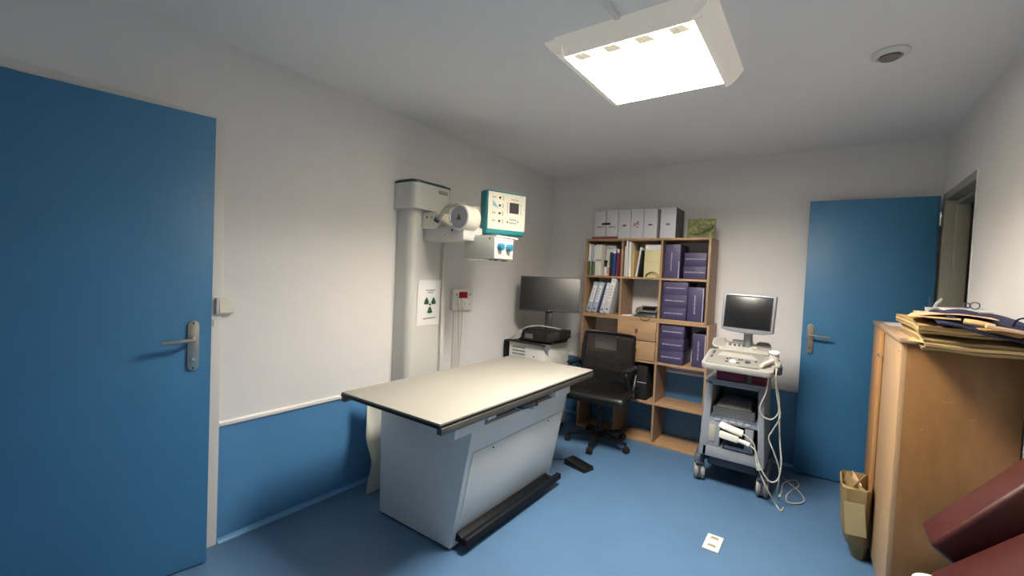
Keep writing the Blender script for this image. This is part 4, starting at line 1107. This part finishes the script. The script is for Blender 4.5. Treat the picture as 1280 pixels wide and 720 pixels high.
B().cyl((gx0 + .002, gy0 + .05, 1.165), (gx0 - .001, gy0 + .05, 1.165), .007, seg=12).obj('hinge_cap', BEIGED, dr)
Md = Matrix.Translation((gx0 + .02, gy1 - .002, 0)) @ Matrix.Rotation(R(-2), 4, 'Z')
dr2 = B().box(-0.018, -(gy1 - ym) + .004, 0.055, 0.0, 0, gz - 0.023, 0.001, M=Md).obj('cabinet_door', mat('cabinet_door_tan', (178, 134, 84), .5, var=.06, scale=8, stretch=(6, 3, .8)), r)
b = B()
for (x, z, l) in ((2.80, .985, .03), (2.88, .93, .02), (2.74, .86, .012)):
    b.tube([(x, gy0 - .0002, z), (x + l * .5, gy0 - .0002, z - .002), (x + l, gy0 - .0002, z + .004)], .0008, 4)
b.obj('scratch', mat('scratch', (196, 160, 110), .6), r)
o = B().prism([(2.70, -0.95), (2.80, -0.92), (2.79, -0.62), (2.70, -0.66)], 'z', gz + .0006, gz + .002).obj('paper_sheet', PAPER)
tag(o, 'single white sheet lying on the far end of the cabinet top', 'paper')

# ---------------------------------------------------------------- envelopes and clutter on the cabinet
g5 = 'kraft envelope bundles on the cabinet'
def bundle(name, x0, x1, y0, y1, z0, th, nlay, droop, m_, label, twist=0.0, grp=g5):
    r = root(name, ((x0 + x1) / 2, (y0 + y1) / 2, z0), label, 'envelopes', grp)
    for i in range(nlay):
        dz = th / nlay
        jx, jy = random.uniform(-.012, .012), random.uniform(-.012, .01)
        def fn(u, v, i=i, jx=jx, jy=jy):
            x = x0 + jx + (x1 - x0 - .002) * u * (1 if jx < 0 else 1) ; x = min(x, 3.014)
            y = y0 + jy + (y1 - y0) * v
            z = z0 + .002 + dz * i - droop * max(0, (gy0 - 0.01 - y) / 0.16) ** 1.5 + .002 * math.sin(u * 9 + i)
            return (x + twist * v, y, z)
        B().grid(fn, 10, 12, dz * 0.82).obj('envelope', [m_, KRAFT, KRAFTL, KRAFTD][(i * 7 + nlay) % 4] if i % 2 else m_, r)
    return r
bundle('envelope_bundle', 2.708, 3.012, -1.850, -1.28, gz + .010, 0.040, 3, 0.024, KRAFTD, 'lowest bundle of kraft envelopes overhanging the near edge of the cabinet')
bundle('envelope_bundle', 2.705, 3.012, -1.835, -1.22, gz + .053, 0.034, 3, 0.014, KRAFT, 'upper bundle of kraft envelopes under the navy cloth bag')
# loose envelope corner flaring out left
r = root('kraft_envelope', (2.70, -1.70, gz + .09), 'loose tan envelope fanned out at the left of the envelope pile', 'envelope')
B().prism([(2.665, -1.80), (2.80, -1.86), (2.90, -1.40), (2.74, -1.35)], 'z', gz + .0935, gz + .098, .0005).obj('envelope_body', KRAFTL, r)
B().prism([(2.690, -1.845), (2.72, -1.856), (2.708, -1.80)], 'z', gz + .098, gz + .0995).obj('flap', PINKP, r)
r = root('kraft_envelope', (2.80, -1.60, gz + .105), 'pinkish open envelope lying on top at the left of the navy bag', 'envelope')
b = B().grid(lambda u, v: (2.70 + .20 * u + .03 * v, -1.78 + .36 * v - .05 * u, gz + .102 + .012 * math.sin(u * 3) * (1 - v) + .004 * v), 8, 6, .003); b.obj('envelope_body', PINKP, r)
o = B().hexa([(2.672, -1.80, gz + .001), (2.715, -1.86, gz + .0), (2.74, -1.70, gz + .001), (2.70, -1.66, gz + .001), (2.672, -1.80, gz + .004), (2.715, -1.862, gz + .003), (2.74, -1.70, gz + .006), (2.70, -1.66, gz + .006)]).obj('envelope_flap', KRAFTL)
tag(o, 'pale yellow envelope flap sticking out under the kraft bundles', 'envelope')
# navy bag
def bagfn(u, v):
    x = 2.775 + 0.235 * u
    y = -1.84 + 0.48 * v + .03 * math.sin(u * 4)
    prof = math.sin(math.pi * min(1, max(0, v))) ** .5
    z = gz + .088 + .040 * prof * (0.55 + .45 * math.sin(u * 2.6 + .4)) - .045 * u * (1 - v) + .006 * math.sin(u * 14 + v * 4)
    return (min(x, 3.012), y, z)
r = root('cloth_bag', (2.90, -1.60, gz + .09), 'navy blue folded cloth bag lying on the envelope bundles', 'bag')
B().grid(bagfn, 22, 16, .01).obj('bag_body', NAVY, r)
B().tube([(2.955, -1.74, gz + .06), (2.958, -1.75, gz + .098), (2.975, -1.755, gz + .112), (3.0, -1.75, gz + .105), (3.008, -1.72, gz + .07)], .006, 8, flat=.4).obj('handle', NAVY, r)
def bag2(u, v):
    x = 2.74 + 0.27 * u
    y = -1.885 + 0.40 * v
    z = gz + .090 - .070 * (1 - v) ** 2 * (.15 + u) + .010 * math.sin(v * 6 + u * 3) + (.004 * math.sin(u * 10))
    return (min(x, 3.012), y, z)
r = root('navy_cloth', (2.88, -1.7, gz + .09), 'dark navy cloth drooping over the near side of the envelope pile', 'cloth')
B().grid(bag2, 20, 14, .006).obj('cloth_body', NAVY, r)
r = root('kraft_envelope', (2.90, -1.83, gz + .08), 'rolled tan envelopes tucked between the navy bag and the cloth', 'envelope')
B().tube([(2.808, -1.86, gz + .092), (2.84, -1.87, gz + .089), (2.88, -1.875, gz + .080)], .011, 10, flat=.8).obj('envelope_body', KRAFTL, r)
B().box(-.075, -.03, -.006, .06, .03, .006, .002, M=Matrix.Translation((2.93, -1.872, gz + .070)) @ Matrix.Rotation(R(9), 4, 'Y')).obj('flap', PINKP, r)
# white items behind
r = root('white_tray', (2.93, -1.15, gz), 'long white plastic box behind the navy bag', 'box')
B().box(2.862, -1.24, gz, 3.010, -0.98, gz + .108, .006).obj('tray_body', PLW, r)
B().box(2.858, -1.245, gz + .108, 3.012, -0.975, gz + .118, .003).obj('lid', PAPER, r)
r = root('plastic_cup', (2.828, -1.16, gz), 'small white plastic cup holding a pale tool at the back of the cabinet top', 'cup')
B().lathe([(0, 0), (.018, 0), (.024, .115), (.026, .118), (.022, .118), (.017, .01), (0, .01)], (2.828, -1.16, gz), 20).obj('cup_body', PLW, r)
r = root('plastic_tool', (2.84, -1.16, gz + .1), 'pale translucent plastic tool standing in the white cup', 'tool')
B().tube([(2.832, -1.16, gz + .02), (2.838, -1.165, gz + .12), (2.852, -1.17, gz + .150), (2.860, -1.17, gz + .162)], .007, 10, flat=.6).obj('tool_body', mat('pale_plastic', (206, 218, 222), .3), r)
r = root('thin_rod', (2.815, -1.15, gz + .1), 'thin dark rod standing in the white cup', 'rod')
B().tube([(2.826, -1.155, gz + .015), (2.820, -1.15, gz + .17)], .002, 6, smooth=False).obj('rod_body', BLGD, r)
r = root('scissors', (2.98, -1.12, gz + .12), 'pair of scissors with open loop handles behind the navy bag', 'scissors')
b = B()
for (cx_, rr_) in ((2.982, .016), (2.955, .011)):
    b.tube([(cx_ + rr_ * math.cos(R(a)), -1.12, gz + .130 + rr_ * math.sin(R(a)) + .006) for a in range(0, 361, 30)], .0025, 6)
b.obj('loop_handle', BLGD, r)
B().tube([(2.965, -1.12, gz + .125), (2.93, -1.10, gz + .1215), (2.89, -1.08, gz + .1205)], .003, 6).obj('blade', STEEL, r)

# ---------------------------------------------------------------- paper sack beside the cabinet
r = root('paper_sack', (2.60, -1.08, 0), 'crumpled kraft sack of waste paper standing against the cabinet front', 'paper sack')
def ring(z, sc, ox):
    pts = []
    for k in range(16):
        a = 2 * math.pi * k / 16
        c_, s_ = math.cos(a), math.sin(a)
        x = 2.600 + ox + (0.062 * sc) * (abs(c_) ** .5) * (1 if c_ > 0 else -1)
        y = -1.08 + (0.13 * sc) * (abs(s_) ** .5) * (1 if s_ > 0 else -1)
        pts.append(Vector((min(x, 2.662) + random.uniform(-.004, .002) * (0 if x > 2.655 else 1), y + random.uniform(-.006, .006), z + random.uniform(-.004, .004))))
    return pts
bm = bmesh.new()
rings = [[bm.verts.new(p) for p in ring(z, s, o_)] for z, s, o_ in ((.0, .50, .026), (.05, .58, .022), (.09, .82, .010), (.16, .92, .004), (.24, 1.0, 0), (.31, 1.04, -.002), (.385, 1.08, -.004), (.39, 1.0, 0), (.34, .94, 0), (.30, .9, 0))]
for a, b_ in zip(rings, rings[1:]):
    for k in range(16): bm.faces.new((a[k], a[(k + 1) % 16], b_[(k + 1) % 16], b_[k]))
bm.faces.new(rings[0][::-1]); bm.faces.new(rings[-1])
bmesh.ops.recalc_face_normals(bm, faces=bm.faces)
b = B(); b._add(bm); b.obj('sack_body', KRAFTD, r)
for i, (x, y, z, a, m_) in enumerate(((2.59, -1.10, .33, 12, KRAFTD), (2.625, -1.07, .34, -10, KRAFTD), (2.60, -1.03, .33, 4, PINKP))):
    M_ = Matrix.Translation((x, y, z)) @ Matrix.Rotation(R(a), 4, 'Y') @ Matrix.Rotation(R(a * 2), 4, 'Z')
    o = B().box(-.003, -.10, -.04, .003, .10, .055, .001, M=M_).obj('waste_sheet', m_, r)
    o.name = 'waste_sheet'
b = B()
b.box(-.045, -.002, -.07, .04, .001, .10, M=Matrix.Translation((2.598, -1.219, .22)) @ Matrix.Rotation(R(-6), 4, 'Y') @ Matrix.Rotation(R(4), 4, 'X'))
b.obj('paper_patch', mat('patch_kraft', (178, 164, 120), .7), r)

# ---------------------------------------------------------------- maroon exam chair (near right)
r = root('treatment_chair', (2.86, -2.32, 0), 'maroon vinyl treatment chair with two tilted padded slabs at the bottom right', 'chair')
def pad(p0, p1, wy, th, y0, nm):
    p0, p1 = Vector((p0[0], 0, p0[1])), Vector((p1[0], 0, p1[1]))
    d_ = (p1 - p0); L_ = d_.length
    M_ = frame(Vector((p0.x, y0, p0.z)), d_, (0, 1, 0))
    b = B().box(0, 0, -th, 0 + L_, wy, 0, .017, 4)
    bmesh.ops.transform(b.bm, matrix=frame((p0.x, y0, p0.z), d_, (0, 1, 0)), verts=b.bm.verts)
    return b.obj(nm, MAROON, r)
pad((2.694, 0.650), (2.925, 0.958), 0.15, 0.110, -2.255, 'backrest_pad')
pad((2.690, 0.585), (2.925, 0.838), 0.20, 0.090, -2.49, 'armrest_pad')
b = B()
b.cyl((2.90, -2.32, .02), (2.90, -2.32, .62), .03, seg=18); b.cyl((2.90, -2.32, 0), (2.90, -2.32, .025), .10, seg=28, bev=.006)
b.tube([(2.90, -2.32, .60), (2.88, -2.30, .66), (2.88, -2.22, .74)], .016, 10); b.tube([(2.90, -2.32, .58), (2.88, -2.40, .62), (2.88, -2.42, .68)], .016, 10)
b.obj('pedestal', STEEL, r)
# white bin
r = root('pedal_bin', (2.80, -1.86, 0), 'white round-lidded bin standing in front of the cabinet beneath the maroon chair', 'bin')
B().lathe([(0, 0), (.062, 0), (.070, .30), (.066, .30), (0, .30)], (2.798, -1.83, 0), 28).obj('bin_body', PLW, r)
B().lathe([(0, .300), (.074, .300), (.076, .312), (.070, .330), (.045, .340), (0, .343)], (2.798, -1.83, 0), 28).obj('lid', PAPER, r)

# ---------------------------------------------------------------- small repeated pieces: one object each
SPLIT = ('housing', 'indicator', 'panel_button', 'scratch', 'screw', 'tray_slot', 'hinge', 'console_button', 'marking', 'bridge_button', 'bridge_dial', 'fixing_screw', 'socket', 'loop_handle', 'cross_rail', 'arch', 'painted_branch', 'holder_cup')
def split_loose(o):
    me = o.data
    n = len(me.vertices)
    par = list(range(n))
    def find(a):
        while par[a] != a:
            par[a] = par[par[a]]; a = par[a]
        return a
    for e in me.edges:
        a, b = find(e.vertices[0]), find(e.vertices[1])
        if a != b: par[a] = b
    groups = {}
    for p in me.polygons: groups.setdefault(find(p.vertices[0]), []).append(p)
    if len(groups) < 2: return
    lists = list(groups.values())
    for polys in lists:
        idx = {}
        vs, fs = [], []
        for p in polys:
            f = []
            for v in p.vertices:
                if v not in idx: idx[v] = len(vs); vs.append(me.vertices[v].co[:])
                f.append(idx[v])
            fs.append(f)
        m2 = bpy.data.meshes.new(o.name.split('.')[0])
        m2.from_pydata(vs, [], fs)
        for p in m2.polygons: p.use_smooth = True
        m2.set_sharp_from_angle(angle=R(35))
        m2.materials.append(me.materials[0])
        c = bpy.data.objects.new(o.name.split('.')[0], m2)
        COL.objects.link(c); c.parent = o.parent
    bpy.data.objects.remove(o)
for o in [x for x in list(COL.objects) if x.type == 'MESH' and x.name.split('.')[0] in SPLIT and x.parent and not x.children]:
    split_loose(o)
